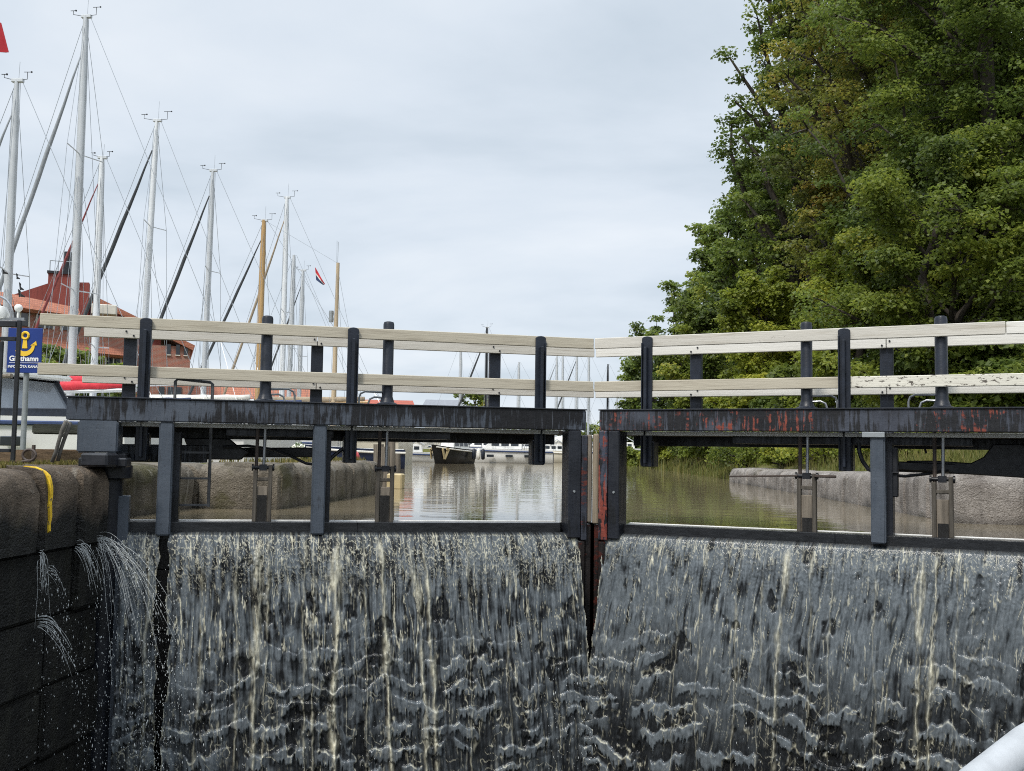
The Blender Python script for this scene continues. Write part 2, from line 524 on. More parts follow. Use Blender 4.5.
M['sign_blue'] = simple('sign_blue', (0.012, 0.035, 0.19), 0.35, 0.1, 3, 0)
M['sign_yellow'] = simple('sign_yellow', (0.78, 0.50, 0.04), 0.4, 0.05, 3, 0)
M['sign_white'] = simple('sign_white', (0.8, 0.8, 0.8), 0.4, 0.05, 3, 0)
M['concrete_mat'] = simple('concrete', (0.30, 0.29, 0.27), 0.9, 0.25, 3, 0.01)
M['fender_red'] = simple('fender_red', (0.65, 0.12, 0.13), 0.5, 0.15, 5, 0)
M['yellow_vest'] = simple('yellow_vest', (0.65, 0.75, 0.05), 0.7, 0.1, 5, 0)
M['timber_brown'] = simple('timber_brown', (0.15, 0.10, 0.06), 0.85, 0.4, 3, 0.01, stretch=(1, 8, 8))
M['timber_green'] = simple('timber_green', (0.05, 0.052, 0.04), 0.85, 0.4, 3, 0.01, stretch=(1, 8, 8))
M['red_board'] = simple('red_board', (0.20, 0.045, 0.035), 0.8, 0.25, 2.5, 0.02, stretch=(6, 6, 0.5))
M['slate'] = simple('slate', (0.20, 0.21, 0.23), 0.7, 0.2, 4, 0.01)
M['plaster'] = simple('plaster', (0.55, 0.52, 0.46), 0.9, 0.12, 3, 0.004)
M['gold'] = simple('gold', (0.45, 0.36, 0.20), 0.5, 0.15, 5, 0)


def brick_mat(name, a, b, mortar, sx=1.0, row=0.08, width=0.25):
    t = NT(name)
    br = t.n('ShaderNodeTexBrick')
    br.inputs['Scale'].default_value = 1.0
    br.inputs['Color1'].default_value = (*a, 1); br.inputs['Color2'].default_value = (*b, 1)
    br.inputs['Mortar'].default_value = (*mortar, 1)
    br.inputs['Mortar Size'].default_value = 0.012
    br.inputs['Brick Width'].default_value = width; br.inputs['Row Height'].default_value = row
    s = t.n('ShaderNodeSeparateXYZ'); c = t.n('ShaderNodeCombineXYZ')
    t.link(t.coord(), s.inputs[0])
    t.link(t.math('ADD', s.outputs[0], s.outputs[1]), c.inputs[0]); t.link(s.outputs[2], c.inputs[1])
    t.link(c.outputs[0], br.inputs['Vector'])
    n = t.noise(1.2, (1, 1, 1), 5)
    col = t.mix(t.step(n, 0.4, 0.7, 0, 0.35), br.outputs['Color'], tuple(x * 0.55 for x in a))
    return t.set(col, 0.85, br.outputs['Fac'], 0.01, 0.4)


M['brick'] = brick_mat('brick', (0.36, 0.12, 0.075), (0.29, 0.09, 0.06), (0.28, 0.24, 0.2))
M['roof_tile'] = brick_mat('roof_tile', (0.40, 0.155, 0.09), (0.33, 0.12, 0.07), (0.18, 0.07, 0.05), 1, 0.16, 0.22)
M['roof_red'] = brick_mat('roof_red', (0.40, 0.10, 0.06), (0.35, 0.08, 0.05), (0.18, 0.06, 0.04), 1, 0.2, 0.25)

# ------------------------------------------------------------------ sky and light
SUN_EL, SUN_AZ = R(52), R(205)      # azimuth clockwise from +Y: the sun stands behind the camera, veiled
world = bpy.data.worlds.new('World')
scene.world = world
world.use_nodes = True
nt = world.node_tree
nt.nodes.clear()
wo = nt.nodes.new('ShaderNodeOutputWorld'); bg = nt.nodes.new('ShaderNodeBackground')
sky = nt.nodes.new('ShaderNodeTexSky')
sky.sky_type = 'NISHITA'; sky.sun_disc = False
sky.sun_elevation = SUN_EL; sky.sun_rotation = SUN_AZ
bg.inputs['Strength'].default_value = 0.10
tcw = nt.nodes.new('ShaderNodeTexCoord')
sep = nt.nodes.new('ShaderNodeSeparateXYZ'); nt.links.new(tcw.outputs['Generated'], sep.inputs[0])
dz = nt.nodes.new('ShaderNodeMath'); dz.operation = 'ADD'; dz.inputs[1].default_value = 0.22
ab = nt.nodes.new('ShaderNodeMath'); ab.operation = 'ABSOLUTE'
nt.links.new(sep.outputs[2], ab.inputs[0]); nt.links.new(ab.outputs[0], dz.inputs[0])
dv = nt.nodes.new('ShaderNodeVectorMath'); dv.operation = 'DIVIDE'
cmb = nt.nodes.new('ShaderNodeCombineXYZ')
for i in range(3): nt.links.new(dz.outputs[0], cmb.inputs[i])
nt.links.new(tcw.outputs['Generated'], dv.inputs[0]); nt.links.new(cmb.outputs[0], dv.inputs[1])
mpw = nt.nodes.new('ShaderNodeMapping'); mpw.inputs['Scale'].default_value = (0.75, 1.0, 0.0)
mpw.inputs['Location'].default_value = (0.35, 0.2, 0)
nt.links.new(dv.outputs[0], mpw.inputs[0])
cn = nt.nodes.new('ShaderNodeTexNoise'); cn.inputs['Scale'].default_value = 1.15; cn.inputs['Detail'].default_value = 7
cn.inputs['Roughness'].default_value = 0.52; cn.inputs['Distortion'].default_value = 0.25
nt.links.new(mpw.outputs[0], cn.inputs['Vector'])
cr = nt.nodes.new('ShaderNodeValToRGB')
SKY_K = 0.86
for el, (p, c) in zip([cr.color_ramp.elements[0], cr.color_ramp.elements[1], cr.color_ramp.elements.new(0.5)],
                      [(0.34, (5.7, 6.6, 7.5)), (0.64, (9.3, 9.7, 10.2)), (0.5, (7.4, 8.15, 9.0))]):
    el.position = p
    el.color = (*[min(1.0, x * SKY_K / 10) for x in c], 1)
els = sorted(cr.color_ramp.elements, key=lambda e: e.position)
nt.links.new(cn.outputs['Fac'], cr.inputs[0])
sc_ = nt.nodes.new('ShaderNodeVectorMath'); sc_.operation = 'SCALE'; sc_.inputs['Scale'].default_value = 10.0
nt.links.new(cr.outputs[0], sc_.inputs[0])
zr = nt.nodes.new('ShaderNodeMapRange'); zr.interpolation_type = 'SMOOTHSTEP'
for i, q in enumerate((0.42, 1.0, 1.0, 3.0)): zr.inputs[i + 1].default_value = q
nt.links.new(ab.outputs[0], zr.inputs[0])
zm = nt.nodes.new('ShaderNodeMath'); zm.operation = 'MULTIPLY'; zm.inputs[1].default_value = 10.0
nt.links.new(zr.outputs[0], zm.inputs[0]); nt.links.new(zm.outputs[0], sc_.inputs['Scale'])
mixw = nt.nodes.new('ShaderNodeMix'); mixw.data_type = 'RGBA'; mixw.inputs[0].default_value = 0.93
nt.links.new(sky.outputs[0], mixw.inputs[6]); nt.links.new(sc_.outputs[0], mixw.inputs[7])
nt.links.new(mixw.outputs[2], bg.inputs[0]); nt.links.new(bg.outputs[0], wo.inputs[0])

sun_d = bpy.data.lights.new('sun', 'SUN')
sun_d.energy = 2.5; sun_d.angle = R(10); sun_d.color = (1.0, 0.95, 0.87)
sun = bpy.data.objects.new('sun', sun_d)
COL.objects.link(sun)
sd = Vector((math.sin(SUN_AZ) * math.cos(SUN_EL), math.cos(SUN_AZ) * math.cos(SUN_EL), math.sin(SUN_EL)))
sun.rotation_euler = sd.to_track_quat('Z', 'Y').to_euler()
sun.location = (0, -20, 40)
scene.view_settings.view_transform = 'Standard'
scene.view_settings.look = 'None'
scene.view_settings.exposure = 0.25
scene.view_settings.gamma = 1.0
scene.view_settings.use_curve_mapping = False
scene.cycles.use_denoising = False
scene.cycles.filter_width = 1.05
scene.cycles.sample_clamp_indirect = 4.0
scene.cycles.max_bounces = 8
scene.cycles.transparent_max_bounces = 8

# ------------------------------------------------------------------ land and water
AL = R(20.714)
CA, SA = math.cos(AL), math.sin(AL)
Z0, Z1 = -3.3, 0.0


def LP(side, u, v, z=0.0):
    """point of a gate leaf: u outwards from the mitre, v upstream of the beam face"""
    return np.array((side * (u * CA + v * SA), -u * SA + v * CA, z))


WATER = np.array([(-3.6, -60), (-3.6, -1.42), (-4.02, -1.25), (-4.0, 0.92), (-3.18, 1.02), (-3.06, 5.0), (-3.5, 5.7), (-9, 7), (-17, 9.5),
                  (-19.5, 13), (-19.5, 60), (-10, 68), (4, 68), (5, 60), (2.4, 50), (0.75, 37), (1.5, 28), (2.35, 18), (2.74, 13.4),
                  (3.24, 6), (3.40, 1.25), (4.06, 1.15), (4.06, -1.25), (3.6, -1.42), (3.6, -60)], float)


def sdist(x, y, poly=WATER):
    """distance to the water's edge, positive on land"""
    P = np.stack([x, y], -1)
    d = np.full(x.shape, 1e9)
    inside = np.zeros(x.shape, bool)
    n = len(poly)
    for i in range(n):
        a, b = poly[i], poly[(i + 1) % n]
        e = b - a
        t = np.clip(((P - a) @ e) / (e @ e), 0, 1)
        d = np.minimum(d, np.linalg.norm(P - a - t[..., None] * e, axis=-1))
        c = ((a[1] <= y) & (b[1] > y)) | ((b[1] <= y) & (a[1] > y))
        xx = a[0] + (y - a[1]) / (b[1] - a[1] + 1e-12) * e[0]
        inside ^= c & (x < xx)
    return np.where(inside, -d, d)


def ground_z(x, y):
    d = sdist(x, y)
    right = x > 0
    quay = np.where(right, y < 13.6, y < 5.4)
    # behind a quay wall: level just under the coping, then the land rises
    zq = np.where(d < 0.12, -5.0, np.where(d < 0.55, 0.12, 0.33))
    zq = zq + np.where(right, np.clip((d - 0.6) * 0.22, 0, 2.6), np.clip((d - 3) * 0.03, 0, 0.5))
    zn = np.clip(-0.25 + 0.62 * d, -3, 0.55) + np.where(right, np.clip((d - 1.6) * 0.24, 0, 2.6), np.clip((d - 3) * 0.03, 0, 0.6))
    z = np.where(quay, zq, zn)
    z = z + np.where(d > 0.7, 0.08 * perlin(x * 0.9, y * 0.9, 3) + 0.03 * perlin(x * 3, y * 3, 4), 0)
    return z


def axis_steps(segs):
    out = [segs[0][0]]
    for (a, b, s) in segs:
        k = max(1, int(round((b - a) / s)))
        out += [a + (b - a) * (i + 1) / k for i in range(k)]
    return np.array(out)


gx = axis_steps([(-900, -60, 105), (-60, -24, 3), (-24, -8, 0.5), (-8, 9, 0.17), (9, 30, 0.7), (30, 60, 3), (60, 900, 105)])
gy = axis_steps([(-60, -6, 3), (-6, 16, 0.2), (16, 72, 0.6), (72, 140, 6), (140, 1500, 170)])
GX, GY = np.meshgrid(gx, gy)
GZ = ground_z(GX, GY)
nx, ny = len(gx), len(gy)
ids = np.arange(nx * ny).reshape(ny, nx)
gf = np.stack([ids[:-1, :-1], ids[:-1, 1:], ids[1:, 1:], ids[1:, :-1]], -1).reshape(-1, 4)
g = np_mesh('ground', np.stack([GX, GY, GZ], -1).reshape(-1, 3), gf, M['ground'])
tag(g, kind='structure')

WZ = -0.035     # the canal stands just at the crest of the gates
wv = [LP(-1, 4.35, 0.285, WZ), LP(-1, 0.0, 0.285, WZ), LP(1, 0.0, 0.285, WZ), LP(1, 4.35, 0.285, WZ)]
wm = MB()
wm.add([wv[0], (0, wv[1][1], WZ), wv[3], (120, wv[3][1], WZ), (120, 90, WZ), (-120, 90, WZ), (-120, wv[0][1], WZ)], [(0, 1, 4, 5), (1, 2, 3, 4), (5, 6, 0)])
tag(wm.build('canal_water', M['water'], fix=False), kind='structure')
lw = MB().add([(-3.9, -60, -3.4), (3.9, -60, -3.4), (3.9, 0.5, -3.4), (-3.9, 0.5, -3.4)], [(0, 1, 2, 3)])
tag(lw.build('lock_water', M['lock_water'], fix=False), kind='structure')


def quay(name, pts, joints, top, mat, label, z_low=-0.14, depth=0.62, rad=0.13, lower=None, setback=0.03, ext=()):
    """a coping of separate rounded stone blocks along pts (water on the left of the walk), masonry below"""
    root = thing(name, label, 'quay wall', (pts[0][0], pts[0][1], 0))
    P = [np.array(p, float) for p in pts]
    mb = MB()
    low = MB()
    for si in range(len(P) - 1):
        a, b = P[si], P[si + 1]
        L = np.linalg.norm(b - a)
        d = (b - a) / L
        nrm = np.array((-d[1], d[0]))            # towards the land
        L += 0.6 if si in ext else 0
        cuts = joints[si] if joints and joints[si] is not None else list(np.linspace(0, L, max(2, int(round(L / 0.95)) + 1)))
        for k in range(len(cuts) - 1):
            s0, s1 = cuts[k] + 0.009, cuts[k + 1] - 0.009
            off = random.uniform(-0.012, 0.014)
            tz = (top if np.isscalar(top) else top[si][0] + (top[si][1] - top[si][0]) * (cuts[k] / max(L, 1e-6))) + random.uniform(-0.012, 0.012)
            r = rad * random.uniform(0.85, 1.25)
            prof = [(off, z_low), (off, tz - r)]
            for j in range(1, 5):
                th = PI / 2 * j / 5
                prof.append((off + r - r * math.cos(th), tz - r + r * math.sin(th)))
            prof += [(off + r, tz), (off + r + 0.12, tz + 0.01), (depth, tz + 0.012), (depth, z_low)]
            secs = []
            ts = [0.0, 0.03] + list(np.linspace(0.10, (s1 - s0) - 0.10, max(3, int((s1 - s0) / 0.12)))) + [(s1 - s0) - 0.03, s1 - s0] if s1 - s0 > 0.26 else list(np.linspace(0, s1 - s0, 4))
            ns = len(ts) - 1
            for q in range(ns + 1):
                s = s0 + ts[q]
                sh = 0.042 if q in (0, ns) else 0.0
                ring = []
                for i, (w, z) in enumerate(prof):
                    jit = 0.012 * math.sin(37.1 * s + 11.3 * z + 5 * w) + 0.009 * math.sin(91 * s + 23 * z) + random.uniform(-0.007, 0.007)
                    ww = w + (sh + jit if i < len(prof) - 2 else 0)
                    zz = z - (sh if i >= 4 and i < len(prof) - 1 else 0)
                    p = a + d * s + nrm * ww
                    ring.append((p[0], p[1], zz))
                secs.append(ring)
            m = len(prof)
            vs = [p for ring in secs for p in ring]
            fs = [(q * m + i, q * m + (i + 1) % m, (q + 1) * m + (i + 1) % m, (q + 1) * m + i) for q in range(ns) for i in range(m)]
            fs += [tuple(range(m)), tuple(ns * m + i for i in reversed(range(m)))]
            mb.add(vs, fs)
        # rows of squared masonry below the coping
        z = z_low - 0.006
        row = 0
        while z > -3.6:
            h = 0.47
            s = -0.5 if row % 2 else 0.0
            while s < L:
                e = s + random.uniform(0.8, 1.5)
                s0, s1 = max(0, s) + 0.004, min(L, e) - 0.004
                if s1 - s0 > 0.03:
                    off = setback + random.uniform(-0.022, 0.022)
                    low.frame_box((a[0], a[1], 0), (d[0], d[1], 0), (nrm[0], nrm[1], 0), (0, 0, 1), s0, s1, off, depth, z - h + 0.007, z)
                s = e
            z -= h
            row += 1
            if z_low > -0.3 and lower is None and row >= 3: break
    mb.build('coping', mat, root, smooth=True)
    low.build('masonry', mat, root, bevel=0.022, seg=2)
    return root


# chamber wall left of the gate (only its last metres are in the picture)
WL = quay('chamber_wall', [(-3.6, -8.6), (-3.6, -1.47)], [[0, 1.0, 2.1, 3.2, 4.3, 5.3, 6.25, 6.73, 7.13]], 0.42, M['stone_dark'],
          'dark wet stone lock wall with a yellow painted stripe and water leaking from it', z_low=-0.12, lower=True)
WR = quay('chamber_wall', [(3.6, -1.47), (3.6, -8.6)], None, 0.42, M['stone_dark'],
          'stone lock wall on the right below the right gate', z_low=-0.12, lower=True)
QL = quay('quay_wall', [(-4.0, -1.2), (-4.0, 0.95), (-3.14, 1.02), (-3.06, 5.0), (-3.45, 5.55)],
          [[0, 0.75, 1.45, 2.15, 2.72], None, [0, 0.55, 1.5, 2.5, 3.5, 3.98], None], 0.41, M['stone_quay'],
          'mossy rounded stone quay upstream of the left gate, behind the iron ladder', ext=(0,))
QR = quay('quay_wall', [(2.74, 13.4), (3.24, 6.0), (3.40, 1.2), (4.06, 1.12), (4.06, -1.2)],
          [None, [0, 0.9, 1.7, 2.55, 3.4, 4.1, 4.8], None, [0, .62, 1.3, 2.3]], [(0.27, 0.33), (0.36, 0.47), (0.45, 0.45), (0.45, 0.45)], M['stone_pale'],
          'pale stone quay curving away along the right grassy bank')

# yellow stripe painted over the coping of the left chamber wall
ys = MB()
yr = 0.13
pr = [(0.20, 0.434), (0.13, 0.430)]
for j in range(1, 6):
    th = PI / 2 * (1 - j / 5)
    pr.append((yr - yr * math.cos(th), 0.425 - yr + yr * math.sin(th)))
for z in np.linspace(0.24, 0.0, 6): pr.append((0.0, z))
wl_, wr_ = [], []
for i, (w, z) in enumerate(pr):
    j = 0.006 * math.sin(i * 2.1)
    sq = 1.0 if i < len(pr) - 2 else 0.75
    wl_.append((-3.6 - w + 0.019, -2.262 - 0.013 * sq + j, z + 0.008)); wr_.append((-3.6 - w + 0.019, -2.262 + 0.013 * sq + j, z + 0.008))
ns = len(pr)
ys.add(wl_ + wr_ + [(x - 0.05, y, z - 0.05) for x, y, z in wl_ + wr_],
       [(i, i + 1, ns + i + 1, ns + i) for i in range(ns - 1)] + [(i, i + 1, 2 * ns + i + 1, 2 * ns + i) for i in range(ns - 1)]
       + [(ns + i, ns + i + 1, 3 * ns + i + 1, 3 * ns + i) for i in range(ns - 1)])
ys.build('painted_stripe', M['yellow_paint'], WL, smooth=True)


# ------------------------------------------------------------------ the lock gate leaves
def upv(u, v):
    return u + v * (-0.41 + 0.15 * u)


def zv(z, v):
    return 0.6 + (z - 0.6) * (1 + v / 8.4)


def gate(side, label):
    root = thing('lock_gate', label, 'lock gate', tuple(LP(side, 3.85, 0.1, Z0)))
    left = side < 0
    ax, ay = LP(side, 1, 0), LP(side, 0, 1)
    az = (0, 0, 1)

    def bx(mb, u0, u1, v0, v1, z0, z1):
        return mb.frame_box((0, 0, 0), ax, ay, az, u0, u1, v0, v1, z0, z1)

    def P(u, v, z): return LP(side, u, v, z)

    def bolts(mb, us, v, zs, r=0.011):
        for u in us:
            for z in zs:
                mb.tube([P(u, v + 0.01, z), P(u, v - 0.008, z)], r, 8)
        return mb
    # head beam of the leaf, with its top flange
    bm = MB(); bx(bm, 0.06, 4.235, 0.0, 0.16, 0.7786, 0.950)
    be = bm.build('head_beam', M['beam_left' if left else 'beam_right'], root, bevel=0.006, seg=2)
    fl = MB(); bx(fl, 0.055, 4.238, -0.012, 0.172, 0.951, 0.962)
    fl.build('top_flange', M['steel_dark'], be, bevel=0.002)
    # uprights under the beam
    for u, cap in ((2.33, not left), (3.51, False)):
        lg = MB(); bx(lg, u - 0.053, u + 0.053, 0.012, 0.13, -0.105 if left else -0.070, 0.776)
        lo = lg.build('upright', M['leg_paint'], root, bevel=0.010, seg=2)
        if cap:
            c = MB(); bx(c, u - 0.11, u + 0.055, -0.006, 0.012, 0.735, 0.777)
            c.build('bearing_plate', M['galv'], lo, bevel=0.004)
        # thin dark web behind the upright
        w = MB(); bx(w, u - 0.10 if left else u - 0.02, u + 0.02 if left else u + 0.095, 0.14, 0.30, -0.3, 0.70)
        w.build('web_plate', M['steel_dark'], lo, bevel=0.004)
    # mitre post
    m = MB()
    if left:
        bx(m, 0.10, 0.215, 0.0, 0.2, -0.150, 0.776)
        m.build('mitre_post', M['steel_dark'], root, bevel=0.008)
        m2 = MB(); bx(m2, 0.045, 0.098, -0.012, 0.17, -0.17, 0.735)
        m2.build('post_face', M['rust_post'], root, bevel=0.008)
        t = MB(); bx(t, 0.0, 0.043, -0.006, 0.16, -0.02, 0.742)
        t.build('sealing_timber', M['old_timber'], root, bevel=0.012)
    else:
        bx(m, 0.142, 0.245, 0.0, 0.2, -0.150, 0.776)
        m.build('mitre_post', M['steel_dark'], root, bevel=0.008)
        m2 = MB(); bx(m2, 0.060, 0.140, -0.014, 0.17, -0.165, 0.776)
        m2.build('post_face', M['red_post'], root, bevel=0.008)
        t = MB(); bx(t, 0.001, 0.058, -0.008, 0.16, -0.03, 0.748)
        t.build('sealing_timber', M['pale_timber'], root, bevel=0.012)
    ft = MB()
    bx(ft, 0.010 if not left else -0.003, 0.055, 0.02, 0.16, Z0, -0.035)
    bx(ft, 0.060, 0.12, -0.004, 0.165, Z0, -0.175)
    bx(ft, 0.125, 0.24, 0.06, 0.19, Z0, -0.155)
    ft.build('post_foot', M['wet_rust'], root, bevel=0.008)
    b = MB(); bolts(b, [0.165 if left else 0.20], 0.0, [0.25])
    b.build('bolt', M['galv'], root)
    # heel post at the hinge
    h = MB(); h.tube([P(3.93, 0.10, Z0), P(3.93, 0.10, 0.5)], 0.115, 18)
    hp = h.build('heel_post', M['steel_dark'], root, smooth=True)
    h2 = MB(); bx(h2, 3.765, 3.85, 0.03, 0.16, Z0, 0.20)
    h2.build('heel_plate', M['leg_paint'], root, bevel=0.006)
    h3 = MB(); h3.lathe(P(3.90, 0.08, 0), [(0.13, 0.33), (0.15, 0.34), (0.15, 0.43), (0.13, 0.44)], 20)
    h3.build('collar', M['black_metal'], hp, smooth=True)
    # weight box under the beam end
    bo = MB(); bx(bo, 3.86, 4.15, -0.008, 0.30, 0.53, 0.777)
    bo.build('weight_box', M['leg_paint'], root, bevel=0.012, seg=2)
    a = MB(); bx(a, 3.80, 4.12, 0.05, 0.34, 0.47, 0.526); bx(a, 3.84, 4.06, 0.0, 0.20, 0.425, 0.468)
    a.build('anchor_bracket', M['black_metal'], root, bevel=0.01)
    # skin of horizontal planks that holds the water back
    sk = MB()
    z = -0.14
    while z > Z0:
        bx(sk, 0.22, 3.69, 0.115 + random.uniform(-0.004, 0.004), 0.20, max(Z0, z - 0.235), z)
        z -= 0.24
    sk.build('plank_skin', M['planks'], root, bevel=0.006)
    # walkway behind the beam
    wk = MB()
    bx(wk, 0.12, 4.05, 0.29, 0.80, 0.742, 0.778)
    wkb = wk.build('walkway', M['deck_wood'], root, bevel=0.003)
    br = MB()
    for u in ([1.75, 2.75] if left else [1.7, 2.66]):
        bx(br, u - 0.55, u + 0.32, 0.30, 0.86, 0.68, 0.740)
    bx(br, 0.14, 4.0, 0.66, 0.76, 0.655, 0.741)
    bx(br, 0.14, 4.0, 0.80, 0.86, 0.66, 0.79)
    br.build('bearer', M['steel_dark'], wkb, bevel=0.003)
    we = MB(); bx(we, 0.255, 3.86, 0.175, 0.195, 0.742, 0.776)
    we.build('white_edge', M['white_edge'], wkb, bevel=0.002)
    # dark wet crest beam, the water slides over it
    ce = MB()
    for (u0, u1) in ((0.245, 2.0), (2.0, 3.82)):
        t0, t1 = (-0.030 + 0.026 * u0 / 3.8, -0.030 + 0.026 * u1 / 3.8)
        ce.prism([(u0, -0.30), (u1, -0.30), (u1, t1), (u0, t0)], (0, 0, 0), ax, az, ay, 0.115, 0.288)
    co = ce.build('crest_beam', M['wet_beam'], root, bevel=0.004)
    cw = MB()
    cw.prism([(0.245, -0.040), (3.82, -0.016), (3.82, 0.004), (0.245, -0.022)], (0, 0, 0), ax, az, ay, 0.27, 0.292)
    cw.build('reflection_strip', M['white_edge'], co, bevel=0.003)  # white strip put in for the bright sky reflection along the crest
    # railings: boards on the front and the back row
    V1 = 0.255
    fronts = {True: [('rail_cream', 0.0, 2.05), ('rail_beige', 0.0, 2.05)], False: []}
    def board(u0, u1, v, z0, z1, mk, t=0.035, droop=0.0, nm='rail_board'):
        mb = MB()
        o = np.array((0, 0, 0.0))
        ddir = P(1, 0, -droop) - P(0, 0, 0)
        mb.frame_box(P(0, 0, -droop * u0 * -1 if droop else 0), ddir, ay, az, u0, u1, v, v + t, z0, z1)
        ob = mb.build(nm, M[mk], root, bevel=0.004)
        return ob
    zt0, zt1 = zv(1.4948, V1), zv(1.585, V1)
    zl0, zl1 = zv(1.117, V1), zv(1.2064, V1)
    e = upv(4.436, V1)
    j = upv(2.09, V1)
    s = 0.012 if left else 0.0
    if left:
        rl = [board(-0.094, j, V1, zt0, zt1, 'rail_beige'), board(j + 0.006, e, V1, zt0, zt1, 'rail_beige'),
              board(-0.094, j, V1, zl0, zl1, 'rail_beige'), board(j + 0.006, e, V1, zl0, zl1, 'rail_beige')]
    else:
        rl = [board(-0.092, upv(3.2, V1), V1, zt0, zt1 + 0.003, 'rail_cream'), board(upv(3.2, V1) + 0.004, e, V1, zt0, zt1, 'rail_white'),
              board(-0.092, j, V1, zl0, zl1, 'rail_beige'), board(j + 0.006, e, V1, zl0, zl1, 'rail_peel')]
    rl[0]['label'] = 'upper front rail board'
    V2 = 0.745
    j2 = 2.33
    e2 = 4.25
    for z0, z1 in ((1.493, 1.583), (1.105, 1.19)):
        board(-0.262, j2, V2 - 0.036, z0, z1, 'rail_cream' if left else 'rail_white')
        board(j2 + 0.006, e2, V2 - 0.036, z0, z1, 'rail_cream' if left else 'rail_white')
    # little bolts and a knot in the boards
    for u in (0.70, 2.33, 3.89):
        for q, z in ((-0.03, 1.515), (0.03, 1.55), (-0.03, 1.125), (0.03, 1.16)):
            bolts(MB(), [u + q], V2 - 0.036, [z], 0.008).build('bolt', M['black_metal'], root)
    # front posts: a channel with a rib down its face, bracket below the beam
    for u in (0.48, 2.083, 3.685):
        up_ = upv(u, 0.2)
        mb = MB()
        w = 0.046
        prof = [(-w, 0.165), (w, 0.165), (w, 0.253), (-w, 0.253)]
        zt = zv(1.59, 0.2)
        # rounded top plate
        poly = [(-w, 0.47), (w, 0.47), (w, zt - 0.02)] + [(w * math.cos(t_), zt - 0.02 + 0.02 * math.sin(t_)) for t_ in np.linspace(0.3, PI - 0.3, 5)] + [(-w, zt - 0.02)]
        mb.prism([(up_ + x, z) for x, z in poly], (0, 0, 0), ax, az, ay, 0.225, 0.252)
        po = mb.build('rail_post', M['navy_metal'], root, bevel=0.004)
        rb = MB(); bx(rb, up_ - 0.012, up_ + 0.012, 0.175, 0.2245, 0.5, zt - 0.10); bx(rb, up_ - w + 0.001, up_ - w + 0.012, 0.20, 0.2245, 0.48, zt - 0.06)
        rb.build('rib', M['navy_metal'], po, bevel=0.003)
        gs = MB(); gs.prism([(0.253, 0.47), (0.253, 0.735), (0.55, 0.735), (0.33, 0.47)], P(up_, 0, 0), ay, az, ax, -0.012, 0.012)
        gs.build('gusset', M['steel_dark'], po)
        gb = MB(); bx(gb, up_ - 0.055, up_ + 0.055, 0.262, 0.40, 0.47, 0.69)
        gb.build('bracket', M['steel_dark'], po, bevel=0.006)
    for u in (0.70, 2.33, 3.89):
        mb = MB(); bx(mb, u - 0.052, u + 0.052, V2 + 0.002, V2 + 0.06, 0.66, 1.54)
        mb.build('rail_post', M['navy_metal'], root, bevel=0.006)
    # paddle gear: round standard, crank handles, two rods, timber frame and paddle
    for gi, u in enumerate((1.80, 2.768)):
        u4 = upv(u, 0.34)
        st = MB(); c = P(u4, 0.34, 0)
        r0 = 0.047
        st.lathe(c, [(0.088, 0.963), (0.088, 0.98), (0.064, 0.99), (r0 + 0.006, 1.02), (r0, 1.04), (r0, 1.665), (r0 - 0.006, 1.685), (0.02, 1.692)], 18)
        so = st.build('gear_standard', M['navy_metal'], root, smooth=True)
        sp = MB(); bx(sp, u4 - 0.2, u4 + 0.2, 0.176, 0.46, 0.945, 0.962)
        sp.build('base_plate', M['steel_dark'], so, bevel=0.003)
        hd = -1.0 if (left and gi == 1) else 1.0      # towards which side the cranks are folded
        if not left: hd = -1.0 if gi == 0 else 1.0
        hd *= 1.0
        for q, (zz, ln) in enumerate(((1.075, 0.24), (1.03, 0.16))):
            sg = (1 if (left and gi == 0) else -1) if left else (-1 if gi == 1 else -1)
            if not left and gi == 0: sg = 1
            if not left and gi == 1: sg = -1
            if left: sg = 1 if gi == 0 else -1
            # screen direction: left leaf u grows to the left
            du = sg * 1.0
            if not left: du = sg
            pts = [P(u4 + du * 0.04, 0.34, zz), P(u4 + du * (ln - 0.05), 0.34, zz + 0.004), P(u4 + du * (ln - 0.012), 0.34, zz - 0.015),
                   P(u4 + du * ln, 0.34, zz - 0.05), P(u4 + du * ln, 0.34, 0.965)]
            hm = MB().tube(pts, 0.0085, 8)
            hm.build('crank_handle', M['bare_steel' if not left else 'galv'], so, smooth=True)
        # frame standing in the water just upstream of the crest
        du = 0.060
        VP = 0.235
        u = u + VP * (-0.41 + 0.15 * u)
        fr = MB()
        for sg in (-1, 1):
            bx(fr, u + sg * du - 0.016, u + sg * du + 0.016, VP - 0.02, VP + 0.035, -0.2, 0.40 if sg * side < 0 else 0.445)
        bx(fr, u - du, u + du, VP - 0.012, VP + 0.012, 0.315, 0.345)
        fo = fr.build('paddle_frame', M['paddle_wood'], root, bevel=0.005)
        pb = MB(); bx(pb, u - du + 0.017, u + du - 0.017, VP - 0.006, VP + 0.028, -0.2, 0.27)
        pb.build('paddle_board', M['old_timber'], fo, bevel=0.004)
        pm = MB(); bx(pm, u - 0.036, u + 0.04, VP - 0.012, VP - 0.007, -0.11, 0.09 if side > 0 else 0.20)
        pm.build('wear_plate', M['planks'], fo)
        yk = MB(); yk.tube([P(u - 0.085, VP, 0.425), P(u + 0.085, VP, 0.425)], 0.016, 10)
        bx(yk, u - 0.03, u + 0.03, VP - 0.03, VP + 0.03, 0.40, 0.45)
        yk.tube([P(u - 0.09, VP, 0.425), P(u - 0.075, VP, 0.425)], 0.028, 10)
        yk.tube([P(u + 0.075, VP, 0.425), P(u + 0.09, VP, 0.425)], 0.028, 10)
        yk.build('yoke', M['black_metal'], fo, smooth=True)
